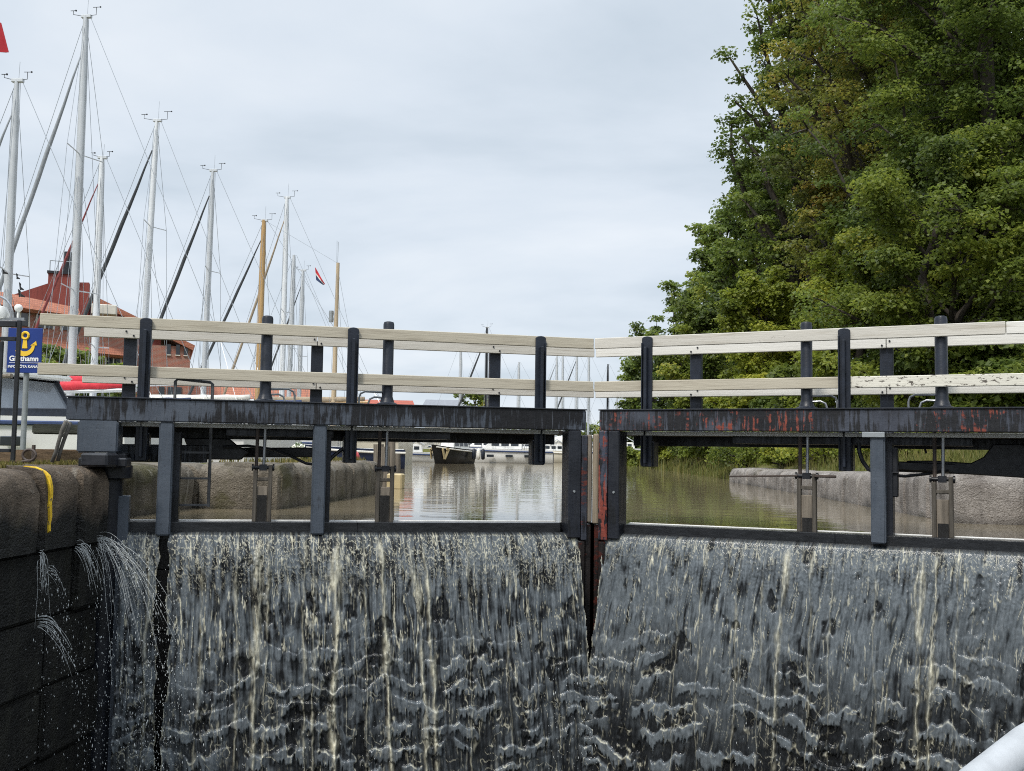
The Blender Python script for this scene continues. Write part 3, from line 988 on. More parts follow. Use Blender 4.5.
        r1 = MB(); r1.tube([P(u + 0.005 * side, VP, 0.44), P(u + 0.01 * side, VP, 0.80)], 0.0135, 10)
        r1.build('rod', M['bare_steel'], root, smooth=True)
        r2 = MB(); r2.tube([P(u - side * 0.055, VP + 0.01, 0.30), P(u - side * 0.05, VP + 0.01, 0.80)], 0.015, 8)
        r2.build('rod', M['brown_rod'], root, smooth=True)
    # pushing arm, hoses and fittings under the walkway
    ar = MB()
    if left:
        ar.bar(P(2.26, 0.55, 0.555), P(3.2, 0.9, 0.535), 0.05, 0.085)
        ar.prism([(2.95, 0.48), (3.35, 0.48), (3.42, 0.66), (3.05, 0.66), (2.98, 0.60), (2.88, 0.55)], (0, 0, 0), ax, az, ay, 0.58, 0.62)
        ar.build('pushing_arm', M['black_metal'], root, bevel=0.01)
        pl = MB(); bx(pl, 3.22, 4.0, 0.50, 0.53, 0.455, 0.60)
        pl.build('side_plate', M['beam_left'], root, bevel=0.006)
        hz = MB()
        hz.tube([P(3.1, 0.52, 0.59), P(2.9, 0.50, 0.60), P(2.7, 0.47, 0.575), P(2.55, 0.42, 0.52), P(2.42, 0.33, 0.46), P(2.34, 0.30, 0.45)], 0.012, 8)
        hz.tube([P(2.30, 0.31, 0.40), P(2.2, 0.35, 0.52), P(2.08, 0.36, 0.62), P(2.0, 0.36, 0.7)], 0.016, 8)
        hz.build('hydraulic_hose', M['black_metal'], root, smooth=True)
        ge = MB(); bx(ge, 2.26, 2.37, 0.30, 0.42, 0.40, 0.66); bx(ge, 2.30, 2.36, 0.30, 0.38, 0.15, 0.40)
        ge.build('valve_block', M['black_metal'], root, bevel=0.012)
        # iron ladder over the upstream side
        ld = MB()
        ld.tube([P(3.48, 0.30, 0.78), P(3.48, 0.30, 1.115), P(3.46, 0.30, 1.135), P(3.21, 0.30, 1.115), P(3.19, 0.30, 1.10), P(3.19, 0.30, 0.10)], 0.013, 8)
        for z in (0.54, 0.33, 0.115):
            ld.bar(P(3.47, 0.30, z), P(3.19, 0.30, z), 0.02, 0.016)
        ld.tube([P(3.48, 0.30, 0.78), P(3.48, 0.30, 0.10)], 0.013, 8)
        ld.build('ladder', M['iron_grey'], root, smooth=True)
    else:
        ar.bar(P(2.40, 0.5, 0.52), P(3.05, 0.62, 0.50), 0.05, 0.07)
        ar.prism([(2.35, 0.47), (2.95, 0.46), (3.6, 0.43), (3.6, 0.70), (3.12, 0.70), (3.05, 0.60), (2.96, 0.55), (2.7, 0.565), (2.5, 0.56)], (0, 0, 0), ax, az, ay, 0.56, 0.60)
        ar.build('pushing_arm', M['black_metal'], root, bevel=0.008)
        hz = MB()
        hz.tube([P(2.16, 0.30, 0.70), P(2.165, 0.30, 0.62), P(2.19, 0.28, 0.55), P(2.24, 0.22, 0.49), P(2.30, 0.18, 0.47)], 0.017, 8)
        hz.tube([P(2.36, 0.22, 0.45), P(2.5, 0.3, 0.44), P(2.65, 0.4, 0.46), P(2.8, 0.5, 0.485)], 0.012, 8)
        hz.tube([P(2.62, 0.55, 0.7), P(2.64, 0.55, 0.62)], 0.009, 6)
        hz.build('hydraulic_hose', M['black_metal'], root, smooth=True)
        ge = MB(); bx(ge, 2.38, 2.46, 0.16, 0.26, 0.28, 0.66); bx(ge, 2.33, 2.47, 0.14, 0.16, 0.46, 0.475)
        ge.build('valve_block', M['black_metal'], root, bevel=0.012)
        gl = MB(); gl.tube([P(1.15, 0.20, 0.405), P(1.70, 0.20, 0.425)], 0.007, 6); gl.tube([P(1.83, 0.20, 0.425), P(2.0, 0.20, 0.425)], 0.011, 6)
        gl.build('guide_bar', M['brown_rod'], root, smooth=True)
    return root


GL = gate(-1, 'left lock gate with tarred blue-grey beam, iron ladder and beige railings')
GR = gate(1, 'right lock gate with red-rusted black beam and peeling white railings')


# ------------------------------------------------------------------ water falling over the leaves
def falls(side, label):
    U0, U1 = (0.03, 3.80) if side < 0 else (0.02, 3.78)
    du, dq = 0.0046, 0.0060
    us = np.arange(U0, U1, du)
    # flow path: over the crest, then down in a steep curve
    qs = np.concatenate([np.linspace(-0.075, 0, 12)[:-1], np.arange(0, 2.75, dq)])
    U, Q = np.meshgrid(us, qs)
    drop = np.clip(Q, 0, None)
    crest = np.clip(Q, None, 0)
    tau = (-0.62 + np.sqrt(0.62 ** 2 + 4 * 4.9 * drop)) / 9.8
    ucr = us if side < 0 else us
    sag = 0.045 - 0.03 * np.clip(us / 3.8, 0, 1)                 # the crest stands a little lower near the mitre
    lip = -(0.088 + sag)[None, :]
    v = np.where(Q < 0, 0.045 - crest * 0.95, 0.045 - 0.34 * tau)
    zc = lip + 0.022 - 0.022 * sstep(-0.075, 0.01, crest)
    z = np.where(Q < 0, zc, lip - drop) + 0.003
    S = 100 if side < 0 else 300
    w1 = 0.035 * fbm(U * 2.2, drop * 1.1, S + 1, 2) + 0.009 * fbm(U * 9, drop * 3.5, S + 2, 2) + 0.004 * fbm(U * 26, drop * 15, S + 24, 2)
    slant = (0.055 * drop if side < 0 else 0.12 * drop)
    Us = U + w1 + slant
    ramp = sstep(0.0, 0.25, drop)
    low = sstep(0.45, 1.7, drop + 0.5 * fbm(U * 1.3, drop * 0.7, S + 3, 2))
    # 1. vertical streaks, a few centimetres apart
    s1 = fbm(Us * 22, drop * 1.3, S + 4, 2)
    s2 = fbm(Us * 40, drop * 3.0, S + 5, 2)
    ridge = 1 - np.abs(s1) * 2.2
    ridge2 = 1 - np.abs(s2) * 2.2
    hair = fbm(Us * 48, drop * 4.5, S + 14, 2)
    hair2 = fbm(Us * 24, drop * 3.4, S + 25, 2)
    cov = fbm(U * 2.6 + w1, drop * 2.0, S + 13, 3)
    cov_f = fbm(Us * 9, drop * 7.0, S + 20, 3)
    # 2. rolling rows lower down: a ragged grey apron hangs from each row, dark smooth water between them
    pitch = 0.165 if side < 0 else 0.185
    ph0 = drop / pitch + 1.3 * perlin(U * 1.3, drop * 0.9, S + 6) + 0.85 * perlin(U * 3.7, drop * 1.7, S + 7)
    row = np.floor(ph0)
    sel = perlin(U * 5.0 + 3.1 * row, row * 7.37 + 0.5, S + 8)
    arch = np.abs(perlin(U * 8.5 + 1.7 * row, row * 5.13 + 0.5, S + 22))
    saw = ph0 - row - 0.55 * arch + 0.10 * hair2
    patch = sstep(-0.24, 0.02, sel)
    hang = 0.50 + 0.45 * perlin(U * 7.0, row * 3.71 + 0.5, S + 26) + 0.38 * hair + 0.30 * hair2
    apron = sstep(-0.02, 0.06, saw) * sstep(0.10, -0.06, saw - hang)
    lump = apron * patch * np.clip(1.1 - 0.8 * saw, 0.2, 1)
    rim = np.exp(-((saw - 0.05) / 0.055) ** 2) * patch
    c1 = fbm(Us * 44, drop * 16, S + 9, 2)
    up = 1 - 0.6 * low
    disp = ramp * (0.010 * s1 + 0.007 * s2 * up + 0.007 * np.clip(ridge, 0, 1) * up + 0.003 * c1) + low * 0.026 * lump + 0.03 * ramp * fbm(U * 2.0, drop * 0.8, S + 10, 2)
    disp = disp + 0.006 * low * fbm(U * 18, drop * 14, S + 11, 2)
    # coverage: grey aerated sheet over clear dark water
    ahi = sstep(-0.42, 0.36, 0.38 * cov + 0.62 * hair + 0.55 * hair2 + 0.42 * cov_f + (0.02 if side < 0 else 0.24))
    blot = sstep(0.05, 0.55, 0.7 * cov_f + 0.55 * hair2 + 0.45 * hair + 0.25 * cov)
    alo = np.clip(1.15 * lump + 0.55 * blot * (0.85 if side < 0 else 0.30), 0, 1) + 0.04
    lowm = low * (0.75 if side < 0 else 1.0)
    air = np.clip(ahi * (1 - lowm) + alo * lowm, 0, 1)
    # where the sheet is thin only dark clear water runs down
    hn = fbm(U * 4.2 + w1, drop * 2.6, S + 42, 4) + 0.25 * fbm(Us * 16, drop * 6, S + 43, 3)
    if side < 0:
        bias = 0.34 * sstep(1.75, 1.95, U) * sstep(2.65, 2.3, U) * sstep(0.45, 0.9, drop) + 0.30 * sstep(3.3, 3.6, U) * sstep(0.9, 1.5, drop) + 0.04 * sstep(1.4, 2.2, drop)
    else:
        bias = 0.50 * sstep(1.15, 1.7, drop) * sstep(1.45, 1.9, U) * sstep(2.65, 2.3, U) + 0.45 * sstep(3.22, 3.34, U + 0.08 * hair2) + 0.04 * sstep(1.4, 2.2, drop)
    thin = sstep(0.36, 0.50, hn + bias + 0.12 * hair)
    thin_rim = np.exp(-((hn + bias - 0.40) / 0.030) ** 2) * low
    air *= 1 - 0.93 * thin
    disp -= 0.012 * thin * ramp
    air = air * sstep(-0.10, 0.06, Q)
    if side > 0: air = np.maximum(air, 0.72 * sstep(0.1, 0.3, drop) * sstep(1.2, 0.6, drop + 0.3 * cov_f) * sstep(2.72, 2.9, U + 0.1 * cov_f) * sstep(3.20, 3.10, U + 0.1 * cov_f))
    # foam filaments: short bright threads, thickest near the crest
    kf = 1.0 if side < 0 else 0.85
    fil = sstep(0.89, 0.975, ridge) * sstep(0.0, 0.18, fbm(Us * 13, drop * 3.2, S + 15, 2) - 0.14 * low + (0.03 if side < 0 else -0.07)) * (1 - 0.65 * low)
    fil2 = sstep(0.87, 0.97, ridge2) * sstep(0.10, 0.28, fbm(Us * 15, drop * 5.5, S + 16, 2)) * (1 - 0.7 * low)
    curl = 1 - np.abs(fbm(U * 10 + 1.5 * w1, drop * 8, S + 17, 2)) * 3.2
    curlm = sstep(0.90, 0.98, curl) * sstep(0.2, 0.7, low) * sstep(0.05, 0.24, fbm(U * 5, drop * 4, S + 18, 2))
    edge = sstep(0.55, 0.95, rim) * low * sstep(0.08, 0.32, fbm(Us * 14, drop * 7, S + 21, 2))
    foam = np.clip(kf * (0.85 * fil + 0.7 * fil2) + 0.6 * curlm + 0.55 * edge + 0.6 * thin_rim * sstep(0.0, 0.2, cov_f), 0, 1) * (1 - 0.6 * thin * (1 - thin_rim))
    foam *= sstep(-0.08, 0.02, Q)
    # crinkled threads right under the crest
    cr_n = 1 - np.abs(fbm(Us * 34, drop * 20, S + 19, 2)) * 2.5
    ch = sstep(0.80, 0.95, cr_n) * sstep(-0.04, 0.03, Q) * sstep(0.55 if side < 0 else 0.22, 0.06, drop + 0.12 * cov_f)
    foam = np.maximum(foam, (0.75 if side < 0 else 0.5) * ch)
    disp += ramp * 0.006 * np.clip(cr_n, 0, 1) * sstep(0.6, 0.05, drop)
    # thick yellowish ropes of water
    ropes = {-1: [(2.17, 0.0, 0.030, 1.0), (1.87, 0.22, 0.024, 1.0), (1.62, 0.26, 0.019, 0.9), (1.50, 0.20, 0.019, 0.9), (2.78, 0.0, 0.030, 0.85),
                  (2.72, 0.02, 0.010, 0.6), (2.45, 0.08, 0.012, 0.6), (2.36, 0.04, 0.012, 0.55), (2.95, 0.05, 0.012, 0.5), (3.58, -0.02, 0.010, 0.6), (1.1, 0.05, 0.009, 0.5),
                  (0.75, 0.02, 0.008, 0.4), (3.2, 0.0, 0.012, 0.45), (1.98, 0.1, 0.008, .6)],
             1: [(1.68, 0.16, 0.017, 1.0), (1.86, 0.06, 0.010, 0.7), (2.66, 0.10, 0.020, 0.95), (2.76, 0.14, 0.016, 1.0), (2.62, 0.05, 0.009, 0.7), (1.3, 0.08, 0.008, 0.55),
                 (1.0, 0.06, 0.007, 0.5), (0.8, 0.05, 0.006, 0.4), (2.32, 0.03, 0.008, 0.5), (1.5, 0.08, 0.007, 0.5), (2.02, .08, .007, .45), (2.9, .12, .006, .4)]}[side]
    for k, (u0, sl, wd, am) in enumerate(ropes):
        c = u0 - sl * np.sqrt(drop + 1e-6) * 0.55 + 0.035 * perlin(drop * 1.9 + k * 9.7, np.full_like(drop, k * 3.3), S + 30) + 0.013 * perlin(drop * 7 + k * 3.1, np.full_like(drop, 1.7), S + 31) + 0.007 * perlin(drop * 19 + k, np.full_like(drop, 4.7), S + 34)
        ww = wd * np.clip(0.85 + 1.3 * perlin(drop * 4 + k * 2.2, np.full_like(drop, 0.3), S + 32), 0.25, 2) * (1 - 0.25 * low)
        gss = np.exp(-((U - c) / ww) ** 2)
        br = np.clip(0.55 + 1.0 * fbm(U * 45, drop * 9, S + 33 + k, 2) + 0.7 * perlin(drop * 3.1 + k * 7, np.full_like(drop, 9.1), S + 35), 0, 1)
        disp += ramp * 0.022 * am * gss
        foam = np.maximum(foam, np.clip(am * gss * br, 0, 1) * sstep(0.0, 0.12, drop))
    # gaps where the sheet is torn: behind the uprights, at the mitre and low down
    gap = np.full(U.shape, 1.0)
    nz = 0.022 * fbm(U * 6, drop * 5, S + 40, 3)
    nzs = 0.03 * fbm(U * 3, drop * 5, S + 41, 2)

    def tear(uc, w0, w1_, d0, d1):
        nonlocal gap
        wdt = w0 + (w1_ - w0) * np.clip((drop - d0) / (d1 - d0), 0, 1)
        inside = np.where((drop >= d0) & (drop <= d1), (np.abs(U - uc + nzs) - wdt + nz * 0.9) / 0.03, 9)
        gap = np.minimum(gap, inside)
    if side < 0:
        tear(3.50, 0.034, 0.045, 0.0, 0.75)
        tear(3.47, 0.045, 0.008, 0.75, 1.9)
        gap = np.minimum(gap, (U - np.maximum(0.03, 0.132 - 0.075 * drop) + nz) / 0.03 + 0.3)
    else:
        gap = np.minimum(gap, (U - np.maximum(0.02, 0.112 - 0.066 * drop) + nz) / 0.03 + 0.3)
    foam = np.maximum(foam, sstep(0.5, 0.05, gap) * sstep(-0.6, 0.0, gap) * 0.7 * sstep(0.05, 0.2, drop) * sstep(-0.25, 0.1, fbm(U * 20, drop * 14, S + 44, 2)))
    disp += 0.012 * sstep(0.6, 0.0, gap) * ramp
    # displaced outwards (downstream)
    vv = v - disp * np.where(Q < 0, 0.0, 1.0)
    zz = z + np.where(Q < 0, disp * 0.6, 0.0)
    X = side * (U * CA + vv * SA); Y = -U * SA + vv * CA
    ny_, nx_ = U.shape
    ids_ = np.arange(nx_ * ny_).reshape(ny_, nx_)
    fc = np.stack([ids_[:-1, :-1], ids_[:-1, 1:], ids_[1:, 1:], ids_[1:, :-1]], -1).reshape(-1, 4)
    gm = (gap[:-1, :-1] > 0) & (gap[1:, 1:] > 0)
    fc = fc[gm.ravel()]
    if side < 0: fc = fc[:, ::-1]
    used = np.unique(fc)
    mp = np.full(nx_ * ny_, -1, np.int64); mp[used] = np.arange(len(used))
    V = np.stack([X, Y, zz], -1).reshape(-1, 3)[used]
    ob = np_mesh('waterfall', V, mp[fc], M['falls'], smooth=True,
                 attrs={'air': ('POINT', air.ravel()[used]), 'foam': ('POINT', foam.ravel()[used])})
    return tag(ob, label, 'waterfall', None, 'stuff')


falls(-1, 'foamy sheet of water pouring over the left lock gate')
falls(1, 'smoother grey sheet of water pouring over the right lock gate')

# leaking jets from the joints of the left chamber wall, and loose drops
OCT = np.array([(1, 0, 0), (-1, 0, 0), (0, 1, 0), (0, -1, 0), (0, 0, 1), (0, 0, -1)], float)
OCF = np.array([(0, 2, 4), (2, 1, 4), (1, 3, 4), (3, 0, 4), (2, 0, 5), (1, 2, 5), (3, 1, 5), (0, 3, 5)])


def drops(C, rad, stretch):
    n = len(C)
    V = C[:, None, :] + OCT[None] * np.stack([rad, rad, rad * stretch], -1)[:, None, :]
    Fc = (OCF[None] + (np.arange(n) * 6)[:, None, None]).reshape(-1, 3)
    return V.reshape(-1, 3), Fc


def jet(y0, z0, vx, vy, label, n=10, spread=0.12, T=0.75, r=0.006, nd=160):
    mb = MB()
    Cs = []
    for k in range(n):
        a, b, c = (random.gauss(0, 1) for _ in range(3))
        vx_, vy_, vz_ = vx * (1 + spread * a), vy + spread * 0.5 * b, 0.1 + 0.1 * c
        ts = np.linspace(0, T * random.uniform(0.10, 0.58), 14)
        pts = [(-3.59 + vx_ * t, y0 + 0.02 * b + vy_ * t + 0.008 * math.sin(30 * t + k), z0 + 0.02 * c + vz_ * t - 4.9 * t * t) for t in ts]
        mb.tube(pts, [0.55 * r * random.uniform(0.35, 1.0) * (1 - 0.6 * i / 14) for i in range(14)], 5)
    ob = mb.build('water_jet', M['spray'], smooth='all')
    tag(ob, label, 'water jet', None, 'stuff')
    for k in range(nd):
        t = random.uniform(0.08, 1) * T
        a, b, c = (random.gauss(0, 1) for _ in range(3))
        Cs.append((-3.59 + vx * (1 + 1.5 * spread * a) * t, y0 + (vy + spread * b) * t, z0 + 0.14 * c * t * 2 + 0.1 * t - 4.9 * t * t))
    return Cs


DR = []
DR += jet(-2.34, -0.16, 0.16, 0.02, 'thin water jet from the wall joint under the yellow stripe', 14, 0.25, 0.55, 0.005, 200)
DR += jet(-2.25, -0.25, 0.50, 0.05, 'short spray of water beside the joint under the yellow stripe', 6, 0.12, 0.40, 0.004, 120)
DR += jet(-2.33, -0.60, 0.95, 0.05, 'low bright arc of water leaking from the dark wall', 14, 0.10, 0.55, 0.005, 220)
DR += jet(-1.89, -0.14, 0.62, 0.0, 'narrow curved water jet from the second wall joint', 20, 0.10, 0.50, 0.005, 170)
DR += jet(-1.62, -0.12, 1.15, -0.15, 'broad arc of water spraying from the wall beside the left gate', 40, 0.30, 0.80, 0.0042, 1700)
# drops in the torn parts of the sheets
for (side, u0, u1, d0, d1, n) in ((-1, 3.3, 4.0, 0.5, 2.5, 1500), (-1, 3.35, 3.6, 0.3, 2.4, 350), (-1, 1.7, 2.5, 1.3, 2.5, 260), (1, 1.3, 2.7, 1.3, 2.5, 600), (1, 3.0, 3.5, 1.0, 2.4, 160), (-1, 0.1, 0.5, 0.9, 2.5, 260)):
    for k in range(n):
        u = random.uniform(u0, u1); d = d0 + (d1 - d0) * random.random() ** 0.7
        DR.append(tuple(LP(side, u, -0.20 - random.uniform(0, 0.25) - 0.05 * d, -0.1 - d)))
DR = np.array(DR)
rad = 0.0014 + 0.0034 * RNG.random(len(DR)) ** 3
V_, F_ = drops(DR, rad, RNG.uniform(1.2, 4.5, len(DR)))
tag(np_mesh('water_drops', V_, F_, M['spray']), 'loose drops of water flying from the torn sheets', 'spray', None, 'stuff')
# clumps of foam that ride on the crest round the uprights and paddles
fd = []
for side in (-1, 1):
    for u, w in ((2.33, 0.10), (3.51, 0.12)):
        for k in range(60):
            a = random.uniform(0, 2 * PI)
            fd.append(tuple(LP(side, u + w * math.cos(a) * random.uniform(0.8, 1.25), 0.05 + 0.09 * math.sin(a) * random.uniform(0.9, 1.4), -0.065 + random.uniform(-0.02, 0.015))))
fd = np.array(fd)
V_, F_ = drops(fd, 0.004 + 0.007 * RNG.random(len(fd)), np.full(len(fd), 0.7))


# ------------------------------------------------------------------ vegetation
def leaves_mesh(name, C, Rr, counts, size, tint, mat, parent=None, up=0.7, spread=0.8, rng=RNG, loc=(0, 0, 0)):
    """leaf blades scattered through flattened clumps: C (n,3) centres, Rr (n,3) radii, counts per clump"""
    idx = np.repeat(np.arange(len(C)), counts)
    n = len(idx)
    d = rng.normal(size=(n, 3)); d /= np.linalg.norm(d, axis=1, keepdims=True)
    d[:, 2] = np.where(d[:, 2] < -0.35, -d[:, 2], d[:, 2])
    r = rng.random(n) ** 0.42
    pos = C[idx] + d * Rr[idx] * r[:, None]
    nr = d * 0.55 + np.array((0, 0, up)) + rng.normal(size=(n, 3)) * spread * 0.6
    nr /= np.linalg.norm(nr, axis=1, keepdims=True)
    t = np.cross(nr, rng.normal(size=(n, 3))); t /= np.linalg.norm(t, axis=1, keepdims=True) + 1e-9
    t[:, 2] -= 0.25; t /= np.linalg.norm(t, axis=1, keepdims=True)
    b = np.cross(nr, t)
    s = (size * rng.uniform(0.6, 1.3, n))[:, None]
    fold = nr * s * 0.16
    base = pos - t * s * 0.55
    V = np.stack([base, pos + b * s * 0.5 + fold - t * s * 0.06, pos + t * s * 0.6, pos - b * s * 0.5 + fold - t * s * 0.06], 1).reshape(-1, 3)
    Fc = np.arange(n * 4).reshape(-1, 4)
    tn = np.clip(tint[idx] + rng.normal(size=n) * 0.12, 0, 1)
    return np_mesh(name, V - np.array(loc), Fc, mat, parent, attrs={'tint': ('FACE', tn)})


def limb_path(a, b, bend, rng, n=7):
    a, b = np.array(a, float), np.array(b, float)
    L = np.linalg.norm(b - a)
    off = rng.normal(size=3) * L * 0.05
    pts = []
    for i in range(n):
        t = i / (n - 1)
        p = a + (b - a) * t + np.array((0, 0, bend * L * 4 * t * (1 - t))) + off * math.sin(PI * t) + rng.normal(size=3) * L * 0.012 * (0 < i < n - 1)
        pts.append(p)
    return pts


def tree(label, base, H, rx, leaf, mat, nleaf, seed, low=0.12, group='trees along the right bank', lobes=13, top=0.55, clump=0.62, tint0=0.45, tint_sd=0.17, trunk_r=None, name='tree', cat='tree', lean=(0, 0), flat=0.55):
    rng = np.random.default_rng(seed)
    base = np.array(base, float)
    root = thing(name, label, cat, tuple(base), 0, group)
    tr = MB()
    tr_r = trunk_r or 0.028 * H
    topp = base + np.array((lean[0], lean[1], H * 0.90))
    spine = limb_path(base - np.array((0, 0, 0.3)), topp, 0, rng, 9)
    tr.tube(spine, [tr_r * (1.35 if i == 0 else 1) * (1 - 0.9 * (i / 8) ** 0.9) + 0.012 for i in range(9)], 9)
    C, Rd, tt = [], [], []

    def env(h):
        """crown radius at relative height"""
        x = (h - low) / (1 - low)
        if x < 0 or x > 1: return 0.0
        return rx * (min(1, x / 0.16 + 0.45)) * (1 - max(0, (x - top) / (1 - top)) ** 1.9) ** 0.55

    nl = lobes * 3
    for i in range(nl):
        h = low + 0.03 + (1 - low - 0.05) * ((i + rng.random()) / nl)
        az = i * 2.39996 + rng.normal() * 0.3
        rr = max(0.35, env(h)) * rng.uniform(0.62, 1.08)
        tip = base + np.array((math.cos(az) * rr + lean[0] * h, math.sin(az) * rr + lean[1] * h, h * H))
        h0 = max(low * 0.7, h - rng.uniform(0.12, 0.26)) * 0.9
        st = spine[0] + (spine[-1] - spine[0]) * min(0.98, h0 / 0.9)
        path = limb_path(st, tip, rng.uniform(0.02, 0.14), rng, 7)
        r0 = tr_r * 0.42 * (1 - 0.6 * h)
        tr.tube(path, [r0 * (1 - 0.85 * k / 6) + 0.008 for k in range(7)], 6)
        lt = np.clip(tint0 + rng.normal() * tint_sd, 0, 1)
        for k in range(1 if lobes > 20 else 2, 7):
            p = path[k]
            ext = rr * 0.30 * (1.25 - 0.12 * k)
            nsub = 3 if k < 6 else 2
            for q in range(nsub):
                a2 = az + rng.uniform(-1.5, 1.5)
                c = p + np.array((math.cos(a2), math.sin(a2), rng.uniform(-0.45, 0.55))) * ext * rng.uniform(0.4, 1.1)
                tr.tube([p, (p + c) / 2 + np.array((0, 0, 0.06 * ext)), c], [0.022, 0.015, 0.006], 4, False)
                cr = clump * rng.uniform(0.55, 1.25)
                C.append(c); Rd.append((cr, cr, cr * flat * rng.uniform(0.7, 1.3))); tt.append(np.clip(lt + rng.normal() * 0.10, 0, 1))
    C, Rd, tt = np.array(C), np.array(Rd), np.array(tt)
    w = Rd[:, 0] ** 2; w /= w.sum()
    cnt = np.maximum(3, (w * nleaf).astype(int))
    tr.build('trunk', M['bark'], root, smooth='all', fix=False)
    leaves_mesh('crown', C, Rd, cnt, leaf, tt, M[mat], root, rng=rng, loc=base)
    return root


def gp(px, w, py=None):
    p = at(px, 450, w)
    return (p[0], p[1], float(ground_z(np.array([p[0]]), np.array([p[1]]))[0]))


# the great trees on the right bank, nearest first
tree('tall dense dark green tree, nearest and farthest right on the bank', gp(1010, 19), 15.5, 3.6, 0.066, 'leaf_dark', 260000, 101, low=0.06, lobes=28, tint0=0.40, clump=0.55, flat=0.5, trunk_r=0.2)
tree('big maple turning yellow and rust, behind the right gate post', gp(905, 24), 17.0, 3.1, 0.08, 'leaf_gold', 125000, 102, low=0.18, lobes=23, tint0=0.42, tint_sd=0.17, clump=0.52, flat=0.45)
tree('dark green maple with sky showing through its open top', gp(808, 29), 19.5, 2.15, 0.10, 'leaf_dark', 54000, 103, low=0.14, lobes=19, tint0=0.44, clump=0.48, flat=0.45)
tree('green tree stepping down left of the open topped maple', gp(764, 37), 12.2, 1.85, 0.125, 'leaf_dark', 44000, 104, low=0.08, lobes=13, tint0=0.44, clump=0.52, flat=0.5)
tree('slender green tree with bare twigs at its left edge', gp(722, 45), 11.2, 1.7, 0.14, 'leaf_dark', 30000, 105, low=0.06, lobes=11, tint0=0.46, clump=0.55, flat=0.5)
tree('small round tree, second from the left end of the row', gp(685, 54), 10.1, 1.85, 0.16, 'leaf_dark', 22000, 106, low=0.05, lobes=9, tint0=0.44, clump=0.6)
tree('last little dark tree at the left end of the row', gp(649, 62), 10.2, 1.6, 0.18, 'leaf_dark', 15000, 107, low=0.04, lobes=9, tint0=0.36, clump=0.6, top=0.75)
tree('dark tree filling the gap far back at the right edge', gp(990, 33), 19.0, 3.6, 0.13, 'leaf_dark', 70000, 108, low=0.05, lobes=22, tint0=0.32, clump=0.75, trunk_r=0.25)
tree('tall mid green tree behind the yellowing maple', gp(880, 36), 12.6, 2.9, 0.14, 'leaf_mid', 52000, 109, low=0.04, lobes=15, tint0=0.36, clump=0.66)
tree('bright yellow green young tree in front of the dark row', gp(762, 27), 5.2, 1.35, 0.09, 'leaf_lime', 26000, 110, low=0.08, lobes=9, tint0=0.44, clump=0.38)
tree('yellow green bush tree above the second rail post on the right', gp(862, 21), 5.2, 1.5, 0.08, 'leaf_lime', 32000, 111, low=0.05, lobes=9, tint0=0.32, clump=0.42)
tree('leafy young maple reaching low beside the right rail', gp(955, 17), 5.6, 1.9, 0.062, 'leaf_mid', 74000, 112, low=0.06, lobes=11, tint0=0.36, clump=0.44)
tree('mid green bushy tree behind the leftmost right rail post', gp(702, 34), 5.6, 1.4, 0.11, 'leaf_mid', 20000, 113, low=0.04, lobes=9, tint0=0.36, clump=0.44)


def bush(label, base, h, r, leaf, mat, nleaf, seed, group='bushes on the right bank', tint0=0.45, name='bush', cat='bush', up=0.6):
    rng = np.random.default_rng(seed)
    base = np.array(base, float)
    root = thing(name, label, cat, tuple(base), 0, group)
    st = MB(); C, Rd, tt = [], [], []
    for i in range(24):
        az = rng.uniform(0, 2 * PI); q = math.sqrt(rng.random()) * r * 0.85
        zc = h * rng.uniform(0.03, 0.88) * (1 - 0.45 * (q / r) ** 2)
        c = base + np.array((math.cos(az) * q, math.sin(az) * q, zc))
        st.tube([base - np.array((0, 0, 0.1)), base + (c - base) * np.array((0.4, 0.4, 0.6)), c], [0.02, 0.014, 0.006], 4, False)
        cr = r * rng.uniform(0.22, 0.42)
        C.append(c); Rd.append((cr, cr, cr * 0.8)); tt.append(np.clip(tint0 + rng.normal() * 0.14, 0, 1))
    C, Rd, tt = np.array(C), np.array(Rd), np.array(tt)
    w = Rd[:, 0] ** 2; w /= w.sum()
    st.build('stems', M['bark'], root, smooth='all', fix=False)
    leaves_mesh('foliage', C, Rd, np.maximum(3, (w * nleaf).astype(int)), leaf, tt, M[mat], root, up=up, rng=rng, loc=base)
    return root


bush('bright green bush by the water left of the hanging post bracket', gp(634, 43), 1.5, 0.85, 0.10, 'leaf_mid', 8000, 201)
bush('tall fresh green reedy bush right of the hanging post bracket', gp(668, 37), 1.35, 1.1, 0.08, 'leaf_lime', 11000, 202)
bush('dark green waterside bush beside the reedy one', gp(688, 33), 1.25, 1.0, 0.08, 'leaf_mid', 9000, 203, tint0=0.34)
bush('broad leaved blue green bush above the pale stones', gp(716, 29), 1.2, 0.95, 0.10, 'leaf_dark', 8000, 204, tint0=0.62)
bush('low light green bush at the far end of the right quay', gp(741, 26), 1.0, 0.85, 0.08, 'leaf_lime', 8000, 205)
bush('shadowed bush under the row of trees behind the right gate', gp(775, 25), 1.5, 1.1, 0.10, 'leaf_dark', 6500, 206, tint0=0.5)
bush('wide low bush below the bright yellow green tree', gp(735, 33), 1.9, 1.3, 0.11, 'leaf_mid', 6500, 207)
bush('dense dark bush low between the round gear post and square post', gp(830, 24), 2.4, 1.5, 0.11, 'leaf_mid', 11000, 208, tint0=0.3)
bush('dense dark bush low at the right end of the railing', gp(985, 16.5), 2.1, 1.4, 0.10, 'leaf_dark', 12000, 209, tint0=0.55)
bush('dark bush behind the right gear post', gp(915, 20), 2.4, 1.5, 0.10, 'leaf_dark', 12000, 210, tint0=0.52)

